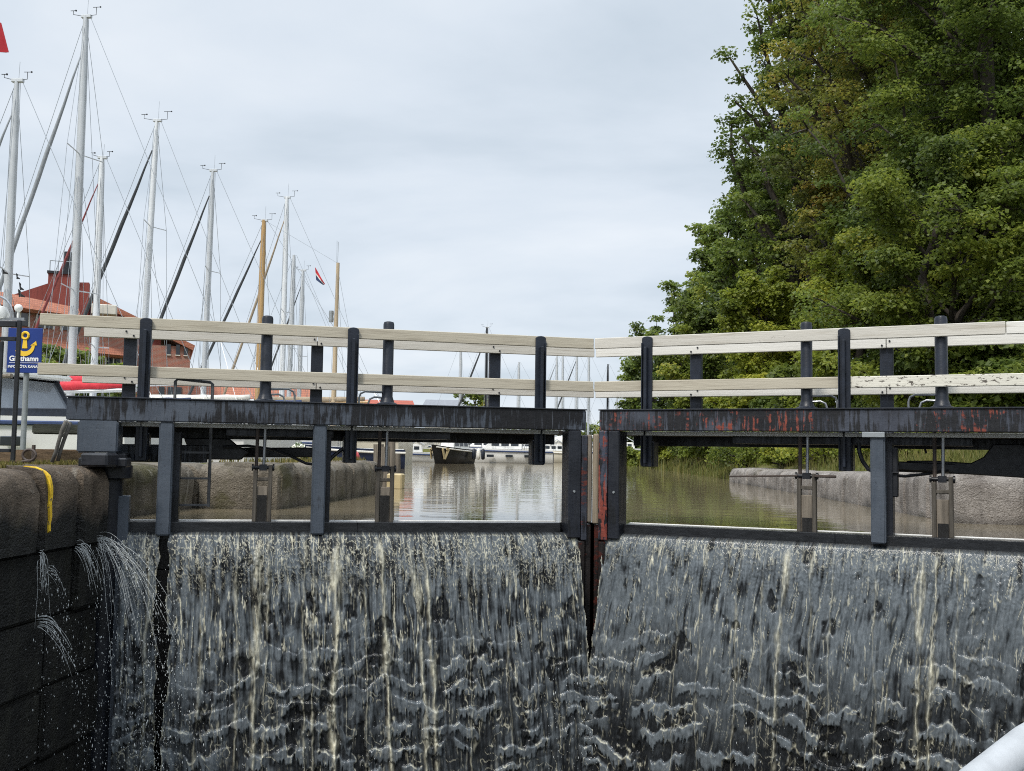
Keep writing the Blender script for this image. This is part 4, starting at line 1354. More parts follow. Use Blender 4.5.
weeds = [(690, 36, 1.0, 'leaf_lime', 'pale green weed clump left of the pale stones'), (704, 30.5, 0.7, 'leaf_mid', 'leafy weed clump right above the pale stones'), (748, 23.5, 0.8, 'leaf_mid', 'weed clump at the far end of the right quay top'),
         (786, 19.5, 0.65, 'leaf_lime', 'yellowish weed clump left of the first paddle rods'), (800, 22, 0.8, 'leaf_lime', 'tall weeds behind the first paddle rods on the right'), (826, 18, 0.5, 'leaf_lime', 'small weed clump between paddle rods and post'),
         (850, 21, 0.7, 'leaf_lime', 'yellow green weeds behind the rail post bracket on the right'), (905, 16, 0.6, 'leaf_lime', 'dry yellowish weeds behind the pushing arm'), (935, 18, 0.7, 'leaf_lime', 'green weeds above the pushing arm'), (728, 28, 0.9, 'leaf_dark', 'dark broad leaved weeds right of the pale stones'), (660, 42, 1.2, 'leaf_mid', 'reeds at the waterline left of the pale stones')]
for k, (px, w, h, mt, lb) in enumerate(weeds):
    bush(lb, gp(px, w), h, 0.55 + 0.25 * (k % 3), 0.055 if w < 24 else 0.08, mt, 3500, 230 + k, group='weeds along the right bank', name='weed_clump', cat='weeds', up=0.3)

# grass on the right bank, dry stalks, tufts on the copings
def blades(name, pts, hmin, hmax, width, tint, mat, label):
    n = len(pts)
    h = RNG.uniform(hmin, hmax, n)
    a = RNG.uniform(0, 2 * PI, n)
    ln = RNG.normal(size=(n, 2)) * 0.22
    dx = np.stack([np.cos(a), np.sin(a), np.zeros(n)], -1) * width
    topv = pts + np.stack([ln[:, 0] * h, ln[:, 1] * h, h], -1)
    mid = pts + np.stack([ln[:, 0] * h * 0.3, ln[:, 1] * h * 0.3, h * 0.55], -1)
    V = np.stack([pts - dx, pts + dx, mid + dx * 0.7, topv, mid - dx * 0.7], 1).reshape(-1, 3)
    Fq = np.arange(n * 5).reshape(-1, 5)
    ob = np_mesh(name, V, Fq, M[mat], attrs={'tint': ('FACE', np.clip(tint, 0, 1))})
    return tag(ob, label, 'grass', None, 'stuff')


n = 110000
bx_ = RNG.uniform(0.6, 9.5, n); by_ = 1.0 + 42 * RNG.random(n) ** 1.35
dd = sdist(bx_, by_)
ok = dd > np.where(by_ < 13.5, 0.62, 0.25)
bx_, by_ = bx_[ok], by_[ok]
tn = 0.58 + 0.35 * perlin(bx_ * 0.7, by_ * 0.7, 61) + RNG.normal(size=len(bx_)) * 0.16
blades('grass', np.stack([bx_, by_, ground_z(bx_, by_) - 0.02], -1), 0.05, 0.24, 0.006, tn, 'grass', 'long dry and green grass on the right bank')
n = 2200
rx_ = RNG.uniform(0.3, 4.5, n); ry_ = RNG.uniform(13.2, 42, n)
dd = sdist(rx_, ry_)
ok = (dd > -0.05) & (dd < 0.9) & (perlin(rx_ * 0.9, ry_ * 0.5, 63) > -0.15)
rx_, ry_ = rx_[ok], ry_[ok]
blades('reeds', np.stack([rx_, ry_, np.maximum(-0.05, ground_z(rx_, ry_) - 0.05)], -1), 0.20, 0.65, 0.011, 0.40 + 0.2 * RNG.normal(size=len(rx_)), 'grass', 'green reeds and tall grass along the natural bank')
n = 9000
gx_ = -3.6 - 0.26 - RNG.random(n) ** 1.6 * 1.2; gy_ = RNG.uniform(-4.2, -1.2, n)
pz = np.where(gx_ > -4.22, 0.427, ground_z(gx_, gy_))
kk = perlin(gx_ * 3, gy_ * 3, 62) > np.where(gx_ > -4.0, 0.02, -0.3)
blades('moss_tufts', np.stack([gx_, gy_, pz], -1)[kk], 0.012, 0.055, 0.005, (0.5 + 0.25 * RNG.normal(size=n))[kk], 'moss', 'yellow moss and short grass on top of the left lock wall')
n = 2600
px_ = RNG.uniform(-4.6, -3.3, n); py_ = RNG.uniform(1.4, 5.2, n)
pz = np.where(sdist(px_, py_) < 0.62, 0.42, ground_z(px_, py_))
kk = (sdist(px_, py_) > 0.2)
blades('quay_grass', np.stack([px_, py_, pz], -1)[kk], 0.01, 0.07, 0.006, (0.5 + 0.25 * RNG.normal(size=n))[kk], 'moss', 'short dry grass along the left quay edge')
# pale stones at the end of the right quay
for k, (px, w, r) in enumerate(((703, 31.5, 0.22), (712, 31, 0.28), (721, 30.4, 0.20), (709, 30.0, 0.17), (729, 29.6, 0.24))):
    p = at(px, 468, w)
    s = MB().ball((p[0], p[1], 0.06), r, 10, (1.4, 1.0, 0.7))
    s.v = [(x + 0.05 * math.sin(9 * y + k), y, z + 0.04 * math.sin(13 * x + k)) for x, y, z in s.v]
    ob = s.build('stone', M['stone_pale'], smooth=True)
    tag(ob, ['pale stone leftmost in the pile at the water by the bushes', 'largest pale stone of the pile at the water', 'small stone in the middle of the waterside pile',
             'half sunk stone in front of the waterside pile', 'pale stone nearest to the right quay end'][k], 'stone', 'stones by the water')

# ------------------------------------------------------------------ boats
def hull_parts(root, L, B, Fb, mat, deck, band=None, bow_up=0.25, draft=0.3, rake=0.10, stern=0.82, full=2.3):
    N = 16
    secs = []
    gun = []
    for i in range(N + 1):
        t = i / N
        b = B / 2 * (1 - max(0, (t - 0.42) / 0.58) ** full) * (stern + (1 - stern) * min(1, t / 0.35))
        b = max(b, 0.02)
        zs = Fb * (1 + bow_up * t * t)
        x0 = -L / 2 + L * t
        rk = rake * L * max(0, (t - 0.5) / 0.5) ** 2
        half = [(0.0, -draft), (0.55 * b, -draft * 0.75), (0.86 * b, 0.0), (0.96 * b, zs * 0.5), (b, zs)]
        ring = [(x0 - rk * (1 - max(0, (z + draft) / (zs + draft))), y, z) for y, z in half]
        ring = [(x, -y, z) for x, y, z in reversed(ring[1:])] + ring
        secs.append(ring)
        gun.append((x0, b, zs))
    m = len(secs[0])
    mb = MB()
    mb.add([p for r in secs for p in r], [(i * m + k, i * m + k + 1, (i + 1) * m + k + 1, (i + 1) * m + k) for i in range(N) for k in range(m - 1)]
           + [tuple(range(m)), tuple(N * m + k for k in reversed(range(m)))])
    h = mb.build('hull', M[mat], root, smooth=True, local=True)
    dk = MB()
    dk.add([(x, s * max(0.0, b - 0.03), z - 0.02 + (0.03 if s == 0 else 0)) for x, b, z in gun for s in (-1, 0, 1)],
           [(3 * i + k, 3 * i + k + 1, 3 * i + 4 + k, 3 * i + 3 + k) for i in range(N) for k in range(2)])
    dk.build('deck', M[deck], root, local=True, smooth=True)
    if band:
        for s in (-1, 1):
            bd = MB()
            pts = [(x, s * (b + 0.012), z - 0.10) for x, b, z in gun[:-1]]
            bd.tube(pts, 0.035, 6)
            bd.build('rubbing_strake', M[band], root, smooth=True, local=True)
    return gun


def cabin(root, x0, x1, w, z0, h, mat='hull_white', glass='glass_dark', slope0=0.25, slope1=0.5, nwin=3):
    mb = MB()
    wt = w * 0.86
    vs = [(x0, -w / 2, z0), (x1, -w / 2, z0), (x1, w / 2, z0), (x0, w / 2, z0),
          (x0 + slope0 * h, -wt / 2, z0 + h), (x1 - slope1 * h, -wt / 2, z0 + h), (x1 - slope1 * h, wt / 2, z0 + h), (x0 + slope0 * h, wt / 2, z0 + h)]
    mb.add(vs, [(3, 2, 1, 0), (4, 5, 6, 7), (0, 1, 5, 4), (1, 2, 6, 5), (2, 3, 7, 6), (3, 0, 4, 7)])
    c = mb.build('cabin', M[mat], root, bevel=0.04, seg=2, local=True)
    a0, a1 = x0 + slope0 * h * 0.6 + 0.1, x1 - slope1 * h * 0.6 - 0.1
    ww = (a1 - a0) / nwin
    for s in (-1, 1):
        for k in range(nwin):
            g_ = MB()
            q0, q1 = a0 + k * ww + 0.05, a0 + (k + 1) * ww - 0.05
            zz0, zz1 = z0 + h * 0.35, z0 + h * 0.75
            yy0 = s * (w / 2 + (wt - w) / 2 * 0.35 + 0.008); yy1 = s * (w / 2 + (wt - w) / 2 * 0.75 + 0.008)
            g_.add([(q0, yy0, zz0), (q1, yy0, zz0), (q1, yy1, zz1), (q0, yy1, zz1), (q0, yy0 - s * .02, zz0), (q1, yy0 - s * .02, zz0), (q1, yy1 - s * .02, zz1), (q0, yy1 - s * .02, zz1)],
                   [(0, 1, 2, 3), (7, 6, 5, 4), (0, 1, 5, 4), (1, 2, 6, 5), (2, 3, 7, 6), (3, 0, 4, 7)])
            g_.build('window', M[glass], c, local=True)
    return c


def sailboat(label, mast_px, w, top_py, L=8.5, rz=PI, hull='hull_white', sail='dark_sail', mastm='alloy', mr=0.075, boom='navy_cloth', J=0.36, spread=(0.55,), lean=0.0, furl=0.055,
             furl_top=0.93, furl_tip=None, instruments=True, mizzen=None, group='sailing boats moored along the left shore', wires=True, fullrig=True, nwin=3, backx=None):
    base = at(mast_px[0], mast_px[1], w)
    top = at(mast_px[2], top_py, w)
    H = top[2] - 1.0
    root = thing('sailboat', label, 'sailing boat', (base[0], base[1], 0.0), rz, group)
    Fb = 0.095 * L
    # local x forward; mast stands at x = 0.08 L
    mx = 0.06 * L
    sub = thing  # (kept for clarity)
    # shift so that the mast foot is at the root
    holder = root
    B = 0.31 * L
    gun = None
    N0 = len(bpy.data.objects)
    gun = hull_parts(root, L, B, Fb, hull, 'deck_white', band='teak' if hull != 'hull_white' else 'navy_cloth')
    cabin(root, -0.12 * L, 0.22 * L, B * 0.55, Fb * 1.02, 0.055 * L, nwin=nwin, slope1=1.6)
    # local frame of the lean: the photographed top of the mast
    dxw = (top[0] - base[0], top[1] - base[1])
    cz, sz = math.cos(-rz), math.sin(-rz)
    lx, ly = dxw[0] * cz - dxw[1] * sz, dxw[0] * sz + dxw[1] * cz
    lx, ly = lx * 0.6, ly * 0.6
    z0 = Fb * 1.1
    zt = top[2]

    def mp(f): return np.array((mx + lx * f - lx, ly * f - ly, z0 + (zt - z0) * f))
    # keep the top exactly where it stands: shift boat so that top is at mp(1) -> (mx,0)
    mt = MB()
    mt.tube([mp(0), mp(0.5), mp(0.85), mp(1.0)], [mr, mr, mr * 0.95, mr * 0.62], 10)
    mo = mt.build('mast', M[mastm], root, smooth=True, local=True)
    for sp in spread:
        s_ = MB(); c = mp(sp)
        for sg in (-1, 1):
            s_.tube([c, c + np.array((-0.22 * sg * 0 - 0.16, sg * 0.085 * H * 0.9, 0.04))], 0.016, 6)
        s_.build('spreader', M['alloy' if mastm.startswith('alloy') else mastm], mo, smooth=True, local=True)
    if instruments:
        t_ = mp(1.0)
        q_ = random.uniform(0.55, 1.0)
        i_ = MB()
        i_.tube([t_ + (0, 0, -0.02), t_ + (0.45 * q_, 0, 0.06), t_ + (0.45 * q_, 0, 0.2 * q_)], 0.008, 5)
        i_.tube([t_ + (0.37 * q_, 0, 0.2 * q_), t_ + (0.55 * q_, 0, 0.2 * q_)], 0.009, 5)
        i_.ball(t_ + (0.36 * q_, 0, 0.2 * q_), 0.028, 6)
        i_.tube([t_ + (-0.02, 0, 0), t_ + (-0.36 * q_, 0, 0.02), t_ + (-0.36 * q_, 0, 0.28 * q_)], 0.008, 5)
        i_.tube([t_ + (-0.50 * q_, 0, 0.28 * q_), t_ + (-0.24 * q_, 0, 0.28 * q_)], 0.008, 5)
        i_.ball(t_ + (-0.5 * q_, 0, 0.28 * q_), 0.025, 6)
        i_.build('wind_vane', M['black_metal'], mo, local=True)
        b_ = MB().tube([t_ + (-0.06, 0.03, 0), t_ + (-0.07, 0.03, 0.62 * q_)], 0.005, 5)
        b_.build('aerial', M['wire'], mo, local=True)
        c_ = MB().frame_box(t_, (1, 0, 0), (0, 1, 0), (0, 0, 1), -0.16, 0.12, -0.05, 0.05, -0.06, 0.03)
        c_.build('masthead', M['alloy'], mo, bevel=0.01, local=True)
    # forestay with the furled headsail
    ft = mp(furl_top)
    fb = np.array((mx + J * H, 0.0, gun[-2][2] + 0.05))
    st = MB()
    if sail:
        a = ft + (fb - ft) * 0.03; b = ft + (fb - ft) * 0.93
        nn = 14
        st.tube([a + (b - a) * (k / nn) + np.array((0, 0.012 * math.sin(k * 2), -0.02 * math.sin(PI * k / nn) * 3)) for k in range(nn + 1)], [furl * (0.35 + 0.65 * min(1, k / 4)) for k in range(nn + 1)], 7)
        st.build('furled_sail', M[sail], root, smooth='all', local=True)
        dm = MB(); dm.lathe(b + (fb - b) * 0.5, [(0.02, -0.05), (0.09, -0.04), (0.09, 0.04), (0.02, 0.05)], 10)
        dm.build('furling_drum', M['black_metal'], root, smooth=True, local=True)
    rg = MB()
    rg.tube([mp(1.0), fb], 0.0075, 4)
    bk = np.array((-L / 2 + 0.1 if backx is None else backx, 0, gun[0][2]))
    mid = mp(1.0) + (bk - mp(1.0)) * 0.78
    rg.tube([mp(1.0) + (-0.12, 0, 0), mid], 0.0075, 4)
    for sg in (-1, 1): rg.tube([mid, bk + (0, sg * B * 0.3, 0)], 0.0075, 4)
    for sg in (-1, 1):
        chain = np.array((mx - 0.15, sg * B * 0.47, gun[9][2]))
        for sp in spread:
            c = mp(sp) + np.array((-0.16, sg * 0.085 * H * 0.9, 0.04))
            rg.tube([mp(0.995), c], 0.0068, 4); rg.tube([c, chain], 0.0068, 4)
            rg.tube([mp(sp - 0.02), chain + np.array((-0.35, 0, 0))], 0.0068, 4)
            rg.tube([mp(sp - 0.02), chain + np.array((0.45, 0, 0))], 0.0068, 4)
    rg.tube([mp(0.99) + (-0.1, 0.02, 0), mp(0.10) + (-0.14, 0.05, 0)], 0.0065, 4)
    rg.tube([mp(0.97) + (0.1, -0.02, 0), mp(0.05) + (0.22, -0.05, 0)], 0.0065, 4)
    rg.build('rigging', M['wire'], root, local=True)
    # boom with its sail cover
    bz = Fb + 0.075 * L + 0.45
    bm = MB(); bm.tube([(mx - 0.05, 0, bz), (mx - 0.42 * L, 0, bz + 0.12)], 0.05, 8)
    bo = bm.build('boom', M['alloy' if mastm.startswith('alloy') else mastm], root, smooth=True, local=True)
    if boom:
        cv = MB()
        nn = 9
        cv.tube([(mx - 0.02 - 0.40 * L * k / nn, 0.01 * math.sin(k), bz + 0.13 + 0.10 * k / nn) for k in range(nn + 1)], [0.15 - 0.075 * k / nn + 0.012 * math.sin(k * 3) for k in range(nn + 1)], 8)
        cv.build('sail_cover', M[boom], bo, smooth='all', local=True)
    # pulpit and guard rails
    pl = MB()
    g0 = gun[-2]
    for sg in (-1, 1):
        g1 = gun[12]
        pl.tube([(g1[0], sg * (g1[1] - 0.03), g1[2]), (g1[0], sg * (g1[1] - 0.03), g1[2] + 0.6), (g0[0], sg * 0.12, g0[2] + 0.66)], 0.013, 6)
        for k in (2, 5, 8):
            q = gun[k]
            pl.tube([(q[0], sg * (q[1] - 0.04), q[2]), (q[0], sg * (q[1] - 0.04), q[2] + 0.58)], 0.010, 5)
        pl.tube([(q_[0], sg * (q_[1] - 0.04), q_[2] + 0.57) for q_ in (gun[2], gun[5], gun[8], gun[12])], 0.005, 4)
    pl.tube([(g0[0], -0.12, g0[2] + 0.66), (g0[0] + 0.14, 0, g0[2] + 0.66), (g0[0], 0.12, g0[2] + 0.66)], 0.013, 6)
    pl.build('pulpit', M['bare_steel'], root, smooth=True, local=True)
    if mizzen:
        dx, hz_, mm = mizzen
        xx = mx - dx
        zz = hz_
        m2 = MB().tube([(xx, 0, z0), (xx - 0.03, 0, zz)], [mr * 0.9, mr * 0.55], 9)
        mo2 = m2.build('mizzen_mast', M[mm], root, smooth=True, local=True)
        r2 = MB()
        r2.tube([mp(1.0), (xx, 0, zz)], 0.006, 4)
        for sg in (-1, 1):
            r2.tube([(xx, 0, zz - 0.1), (xx - 0.2, sg * B * 0.4, Fb)], 0.0055, 4)
            r2.tube([(xx, sg * 0.06, zz), (xx, sg * 0.1, zz + 0.85)], 0.007, 4)
        r2.tube([(xx, 0, zz - 0.1), (xx - 1.3, 0, Fb + 0.6)], 0.0055, 4)
        r2.build('mizzen_rigging', M['wire'], mo2, local=True)
        rf = MB().lathe((xx + 0.18, 0, zz - 2.1), [(0.09, -0.22), (0.10, -0.1), (0.085, 0), (0.10, 0.1), (0.09, 0.22)], 10)
        rf.build('radar_reflector', M['galv'], mo2, smooth=True, local=True)
        bo2 = MB().tube([(xx - 0.05, 0, Fb + 2.05), (xx - 1.5, 0, Fb + 2.05)], 0.05, 8)
        b2 = bo2.build('mizzen_boom', M[mm], root, smooth=True, local=True)
        sc2 = MB().tube([(xx - 0.1 - 0.13 * k, 0.01 * math.sin(k * 2), Fb + 2.16) for k in range(10)], [0.11 - 0.004 * k for k in range(10)], 8)
        sc2.build('sail_cover', M['grey_sail'], b2, smooth='all', local=True)
    # move the root so that the mast top stands at the photographed place
    wx, wy = math.cos(rz) * mx, math.sin(rz) * mx
    root.location = (top[0] - wx, top[1] - wy, 0.0)
    return root


SB = 'sailing boats moored along the left shore'
sailboat('white sloop at the left edge with small dark pennants on its flag line', (8, 330, 17), 23, 80, L=7.6, rz=R(184), sail='grey_sail', mr=0.088, boom='red_cloth', J=0.34, spread=(0.45,), furl=0.05)
sailboat('white sloop with the tallest mast and a thick grey furled headsail', (75, 330, 86), 26, 16, L=9.6, rz=R(178), sail='grey_sail', mr=0.105, boom='red_cloth', J=0.30, spread=(0.66, 0.33), furl=0.055)
sailboat('white sloop with a short mast and red furled headsail', (97, 330, 102), 29.5, 157, L=7.4, rz=R(186), sail='red_sail', mastm='alloy_pale', mr=0.098, boom='navy_cloth', J=0.36, spread=(0.32,), furl=0.04)
sailboat('white sloop with a slanting mast and dark furled headsail', (137, 350, 157), 31, 120, L=8.4, rz=R(180), sail='dark_sail', mastm='alloy_pale', mr=0.088, boom='white_cloth', J=0.36, spread=(0.66,), furl=0.062)
sailboat('white sloop with a mast midway between the slanting one and the wooden one', (203, 350, 213), 34.5, 170, L=8.6, rz=R(182), sail='dark_sail', mr=0.092, boom='navy_cloth', J=0.34, spread=(0.62,), furl=0.062)
sailboat('ketch with two varnished wooden masts', (258, 380, 264), 38, 220, L=10.5, rz=R(180), hull='hull_cream', sail='dark_sail', mastm='spruce', mr=0.12, boom='brown_sail', J=0.40, spread=(0.5,), furl=0.055,
         mizzen=(3.0, 7.75, 'spruce_pale'))
sailboat('white sloop flying a small red, white and blue flag from its backstay', (283, 380, 287), 41.5, 197, L=9.4, rz=R(178), sail='brown_sail', mastm='alloy_pale', mr=0.11, boom='navy_cloth', J=0.30, spread=(0.52,), furl=0.055)
sailboat('small sloop with a bare mast close behind the flag flying sloop', (288, 380, 294), 45, 255, L=7.5, rz=R(181), sail=None, mr=0.11, boom='white_cloth', spread=(0.5,), instruments=False)
sailboat('small sloop with the shortest alloy mast, right of the bare masted one', (299, 380, 303), 48, 270, L=7.6, rz=R(180), sail='dark_sail', mr=0.10, boom='navy_cloth', J=0.33, spread=(0.5,), furl=0.045)

# far masts beyond the gap between the gates
FG = 'sailing boats far beyond the lock'
far = [(460, 341, 78, 'alloy', None, 'far sloop with a thin lone mast left of the dark masted boat'),
       (486, 327, 70, 'hull_black', 'dark_sail', 'far sloop with a black mast and dark furled headsail'),
       (518, 362, 82, 'alloy', None, 'far sloop with a short double looking mast left of the mitre'),
       (556, 355, 84, 'alloy', 'grey_sail', 'far sloop, first of the row of pale masts in the mitre gap'),
       (562, 354, 90, 'alloy', None, 'far sloop close behind the first of the row of pale masts'),
       (576, 352, 86, 'alloy', 'dark_sail', 'far sloop with its mast left of the gap between the beams'),
       (588, 354, 88, 'alloy', None, 'far sloop whose mast stands over the gap between the beams'),
       (607, 364, 92, 'hull_black', None, 'far sloop with a dark mast right of the beam gap'),
       (616, 398, 95, 'alloy', None, 'far sloop with the lowest mast right of the beam gap')]
for i, (px, ty, w, mm, sl, lb) in enumerate(far):
    sailboat(lb, (px, 440, px + 1), w, ty, L=7.8, rz=R(180 + 3 * (i % 3) - 3), sail=sl, mastm=mm, mr=0.10, boom=None, J=0.36, spread=(0.55,), furl=0.07, instruments=(i < 2), group=FG)


def motorboat(label, px, w, L, rz, hull='hull_white', B=None, Fb=0.8, cab=True, z=0.0, glass='glass_dark', name='motorboat', canopy=None, group='small motor boats in the far basin', bow_up=0.25, px_y=455):
    p = at(px, px_y, w)
    root = thing(name, label, 'motor boat', (p[0], p[1], z), rz, group)
    B = B or L * 0.34
    gun = hull_parts(root, L, B, Fb, hull, 'deck_white', band='white_cloth' if hull != 'hull_white' else 'navy_cloth', bow_up=bow_up, rake=0.14)
    if cab:
        cabin(root, -0.18 * L, 0.26 * L, B * 0.68, Fb * 1.0, 0.11 * L, glass=glass, slope0=0.1, slope1=1.3)
    ws = MB()
    for sg in (-1, 1):
        ws.tube([(0.05 * L, sg * B * 0.3, Fb + 0.1 * L), (-0.05 * L, sg * B * 0.3, Fb + 0.19 * L), (-0.2 * L, sg * B * 0.3, Fb + 0.1 * L)], 0.025, 6)
    ws.build('windscreen_frame', M['alloy'], root, smooth=True, local=True)
    rl = MB()
    for sg in (-1, 1):
        rl.tube([(gun[k][0], sg * (gun[k][1] - 0.03), gun[k][2] + 0.45) for k in (7, 10, 13, 15)], 0.014, 5)
        for k in (8, 10, 12, 14):
            rl.tube([(gun[k][0], sg * (gun[k][1] - 0.03), gun[k][2]), (gun[k][0], sg * (gun[k][1] - 0.03), gun[k][2] + 0.45)], 0.012, 5)
    rl.build('bow_rail', M['bare_steel'], root, smooth=True, local=True)
    if canopy:
        cp = MB(); cp.tube([(-0.02 * L - 0.03 * L * k, 0, Fb + 0.14 * L + 0.03 * math.sin(k)) for k in range(9)], [B * 0.28 * (0.75 + 0.25 * math.sin(PI * k / 8)) for k in range(9)], 10)
        cp.build('canopy', M[canopy], root, smooth='all', local=True)
    fm = MB()
    return root


motorboat('white motor boat with a dark waterline left of the black launch', 408, 46, 3.6, R(200), 'hull_white', Fb=0.40, canopy='white_cloth')
blk = motorboat('black hulled launch with a pale triangular mark on its bow', 450, 42, 4.4, R(-112), 'hull_black', B=1.55, Fb=0.72, cab=False, group=None, bow_up=0.35)
# the mark on the bow: a pale V shaped device on both bow quarters
for sg in (-1, 1):
    vm = MB()
    for (a, b) in (((1.15, 0.55, 0.74), (1.40, 0.42, 0.22)), ((1.62, 0.40, 0.76), (1.40, 0.42, 0.22)), ((1.15, 0.55, 0.74), (1.34, 0.50, 0.74))):
        vm.bar((a[0], sg * (a[1] + 0.06), a[2]), (b[0], sg * (b[1] + 0.06), b[2]), 0.07, 0.13)
    vm.build('bow_mark', M['gold'], blk, local=True)
cabin(blk, -1.6, 0.5, 1.05, 0.72, 0.5, mat='deck_white')
blk.scale = (0.68, 0.68, 0.80)
yt = motorboat('long white yacht hull moored beyond the black launch', 505, 47, 4.6, R(186), 'hull_white', B=1.7, Fb=0.60, bow_up=0.12)
for k in range(3):
    wn = MB()
    for sg in (-1, 1):
        wn.frame_box((-1.1 + 0.9 * k, sg * 0.86, 0.30), (1, 0, 0), (0, 1, 0), (0, 0, 1), -0.17, 0.17, -0.02, 0.02, -0.06, 0.06)
    wn.build('port_light', M['glass_dark'], yt, local=True)
motorboat('small dark blue boat right of the white yacht hull', 533, 48, 2.0, R(170), 'hull_navy', Fb=0.5, cab=False)
motorboat('white day boat with a cream canopy left of the mitre post', 553, 52, 3.4, R(188), 'hull_cream', Fb=0.55, canopy='white_cloth')
motorboat('white boat half hidden behind the mitre post', 578, 56, 3.0, R(182), 'hull_white', Fb=0.6)
motorboat('white boat just right of the mitre post by the bushes', 624, 55, 3.4, R(178), 'hull_white', Fb=0.75)
motorboat('little dark blue boat behind the end of the left quay', 352, 30, 3.2, R(200), 'hull_navy', Fb=0.55, cab=False)
# people-high clutter of fenders beside the launch
for k in range(3):
    p = at(474 + 4.5 * k, 456, 42.5)
    f_ = MB().lathe((p[0], p[1], 0.16), [(0.02, -0.02), (0.08, 0.02), (0.09, 0.2), (0.08, 0.42), (0.02, 0.48)], 10)
    tag(f_.build('fender', M['navy_metal' if k != 1 else 'white_cloth'], smooth='all'), ['dark hanging fender nearest the black launch', 'white fender between two dark ones', 'dark fender nearest the white yacht'][k], 'fender', 'fenders beside the black launch')
p = at(354, 457, 22)
tag(MB().ball((p[0], p[1], p[2]), 0.13, 14, (1, 1, 1.15)).build('buoy', M['fender_red'], smooth='all'), 'pink red ball fender behind the end of the left quay', 'buoy')

# motor cruiser close on the left with wheelhouse, radar dome and canvas
p = at(20, 440, 15.5)
cr_ = thing('motor_cruiser', 'white motor cruiser with dark framed windscreen and radar dome, behind the harbour sign', 'motor boat', (p[0] - 1.25, p[1], 0.0), R(176))
gun = hull_parts(cr_, 7.6, 2.7, 0.98, 'hull_white', 'deck_white', band='navy_cloth', bow_up=0.12)
dkz = 0.98
ws = MB()
ws.add([(-1.6, -1.0, dkz), (0.9, -1.0, dkz), (0.9, 1.0, dkz), (-1.6, 1.0, dkz), (-1.3, -0.85, dkz + 0.62), (0.25, -0.85, dkz + 0.62), (0.25, 0.85, dkz + 0.62), (-1.3, 0.85, dkz + 0.62)],
       [(4, 5, 6, 7), (0, 1, 5, 4), (1, 2, 6, 5), (2, 3, 7, 6), (3, 0, 4, 7)])
ws.build('windscreen', M['glass_blue'], cr_, local=True)
ct = MB(); ct.add([(-1.58, 1.005, dkz + 0.05), (-0.42, 1.005, dkz + 0.05), (-0.5, 0.90, dkz + 0.5), (-1.36, 0.90, dkz + 0.5), (-1.58, 0.98, dkz + 0.05), (-0.42, 0.98, dkz + 0.05), (-0.5, 0.87, dkz + 0.5), (-1.36, 0.87, dkz + 0.5)], [(0, 1, 2, 3), (7, 6, 5, 4), (0, 1, 5, 4), (1, 2, 6, 5), (2, 3, 7, 6), (3, 0, 4, 7)])
ct.build('curtain', M['white_cloth'], cr_, local=True)
fr = MB()
for sg in (-1, 1):
    for (xa, xb) in ((-1.6, -1.3), (0.9, 0.25), (-0.4, -0.9), (0.35, 0.0), (-1.1, -0.75)):
        fr.bar((xa, sg * 1.01, dkz), (xb, sg * 0.86, dkz + 0.64), 0.10, 0.07)
    fr.bar((-1.35, sg * 0.86, dkz + 0.63), (0.3, sg * 0.86, dkz + 0.63), 0.06, 0.06)
fr.build('windscreen_frame', M['navy_metal'], cr_, bevel=0.01, local=True)
rf = MB(); rf.frame_box((0, 0, 0), (1, 0, 0), (0, 1, 0), (0, 0, 1), -1.55, 0.45, -0.95, 0.95, dkz + 0.66, dkz + 0.74)
for k in range(4):
    pl_ = MB(); pl_.frame_box((-2.2 + 0.9 * k, 1.335, 0.62), (1, 0, 0), (0, 1, 0), (0, 0, 1), -0.2, 0.2, -0.02, 0.02, -0.07, 0.07)
    pl_.build('port_light', M['glass_dark'], cr_, bevel=0.01, local=True)
bd_ = MB(); bd_.frame_box((0, 0, 0), (1, 0, 0), (0, 1, 0), (0, 0, 1), -2.9, 1.3, 1.02, 1.06, dkz + 0.0, dkz + 0.13)
bd_.build('coaming', M['navy_metal'], cr_, bevel=0.01, local=True)
rfo = rf.build('wheelhouse_roof', M['hull_white'], cr_, bevel=0.03, seg=2, local=True)
rd = MB()
rd.tube([(-0.75, 0, dkz + 0.74), (-0.75, 0, dkz + 1.62)], 0.035, 8)
rd.lathe((-0.75, 0, dkz + 1.62), [(0.05, -0.02), (0.2, 0.0), (0.22, 0.08), (0.17, 0.18), (0.04, 0.22)], 16)
rd.build('radar_dome', M['hull_white'], cr_, smooth=True, local=True)
hp_ = MB(); hp_.tube([(-0.75 + 0.33 * math.cos(t_), 0, dkz + 1.62 + 0.36 * math.sin(t_)) for t_ in np.linspace(0, PI, 11)], 0.018, 6)
hp_.bar((-1.3, 0, dkz + 1.60), (-0.15, 0, dkz + 1.60), 0.05, 0.04)
hp_.build('radar_hoop', M['bare_steel'], cr_, smooth=True, local=True)
an = MB(); an.tube([(-1.17, 0, dkz + 1.6), (-1.17, 0, dkz + 1.72)], 0.02, 6); an.ball((-1.17, 0, dkz + 1.78), 0.065, 10)
an.build('antenna_mushroom', M['hull_white'], cr_, smooth=True, local=True)
gr_ = MB()
gr_.tube([(-1.0, 1.1, dkz - 0.05), (-1.05, 1.1, dkz + 0.45), (-1.15, 1.1, dkz + 0.56), (-1.95, 1.1, dkz + 0.60)], 0.035, 7)
gr_.build('grab_rail', M['old_timber'], cr_, smooth=True, local=True)

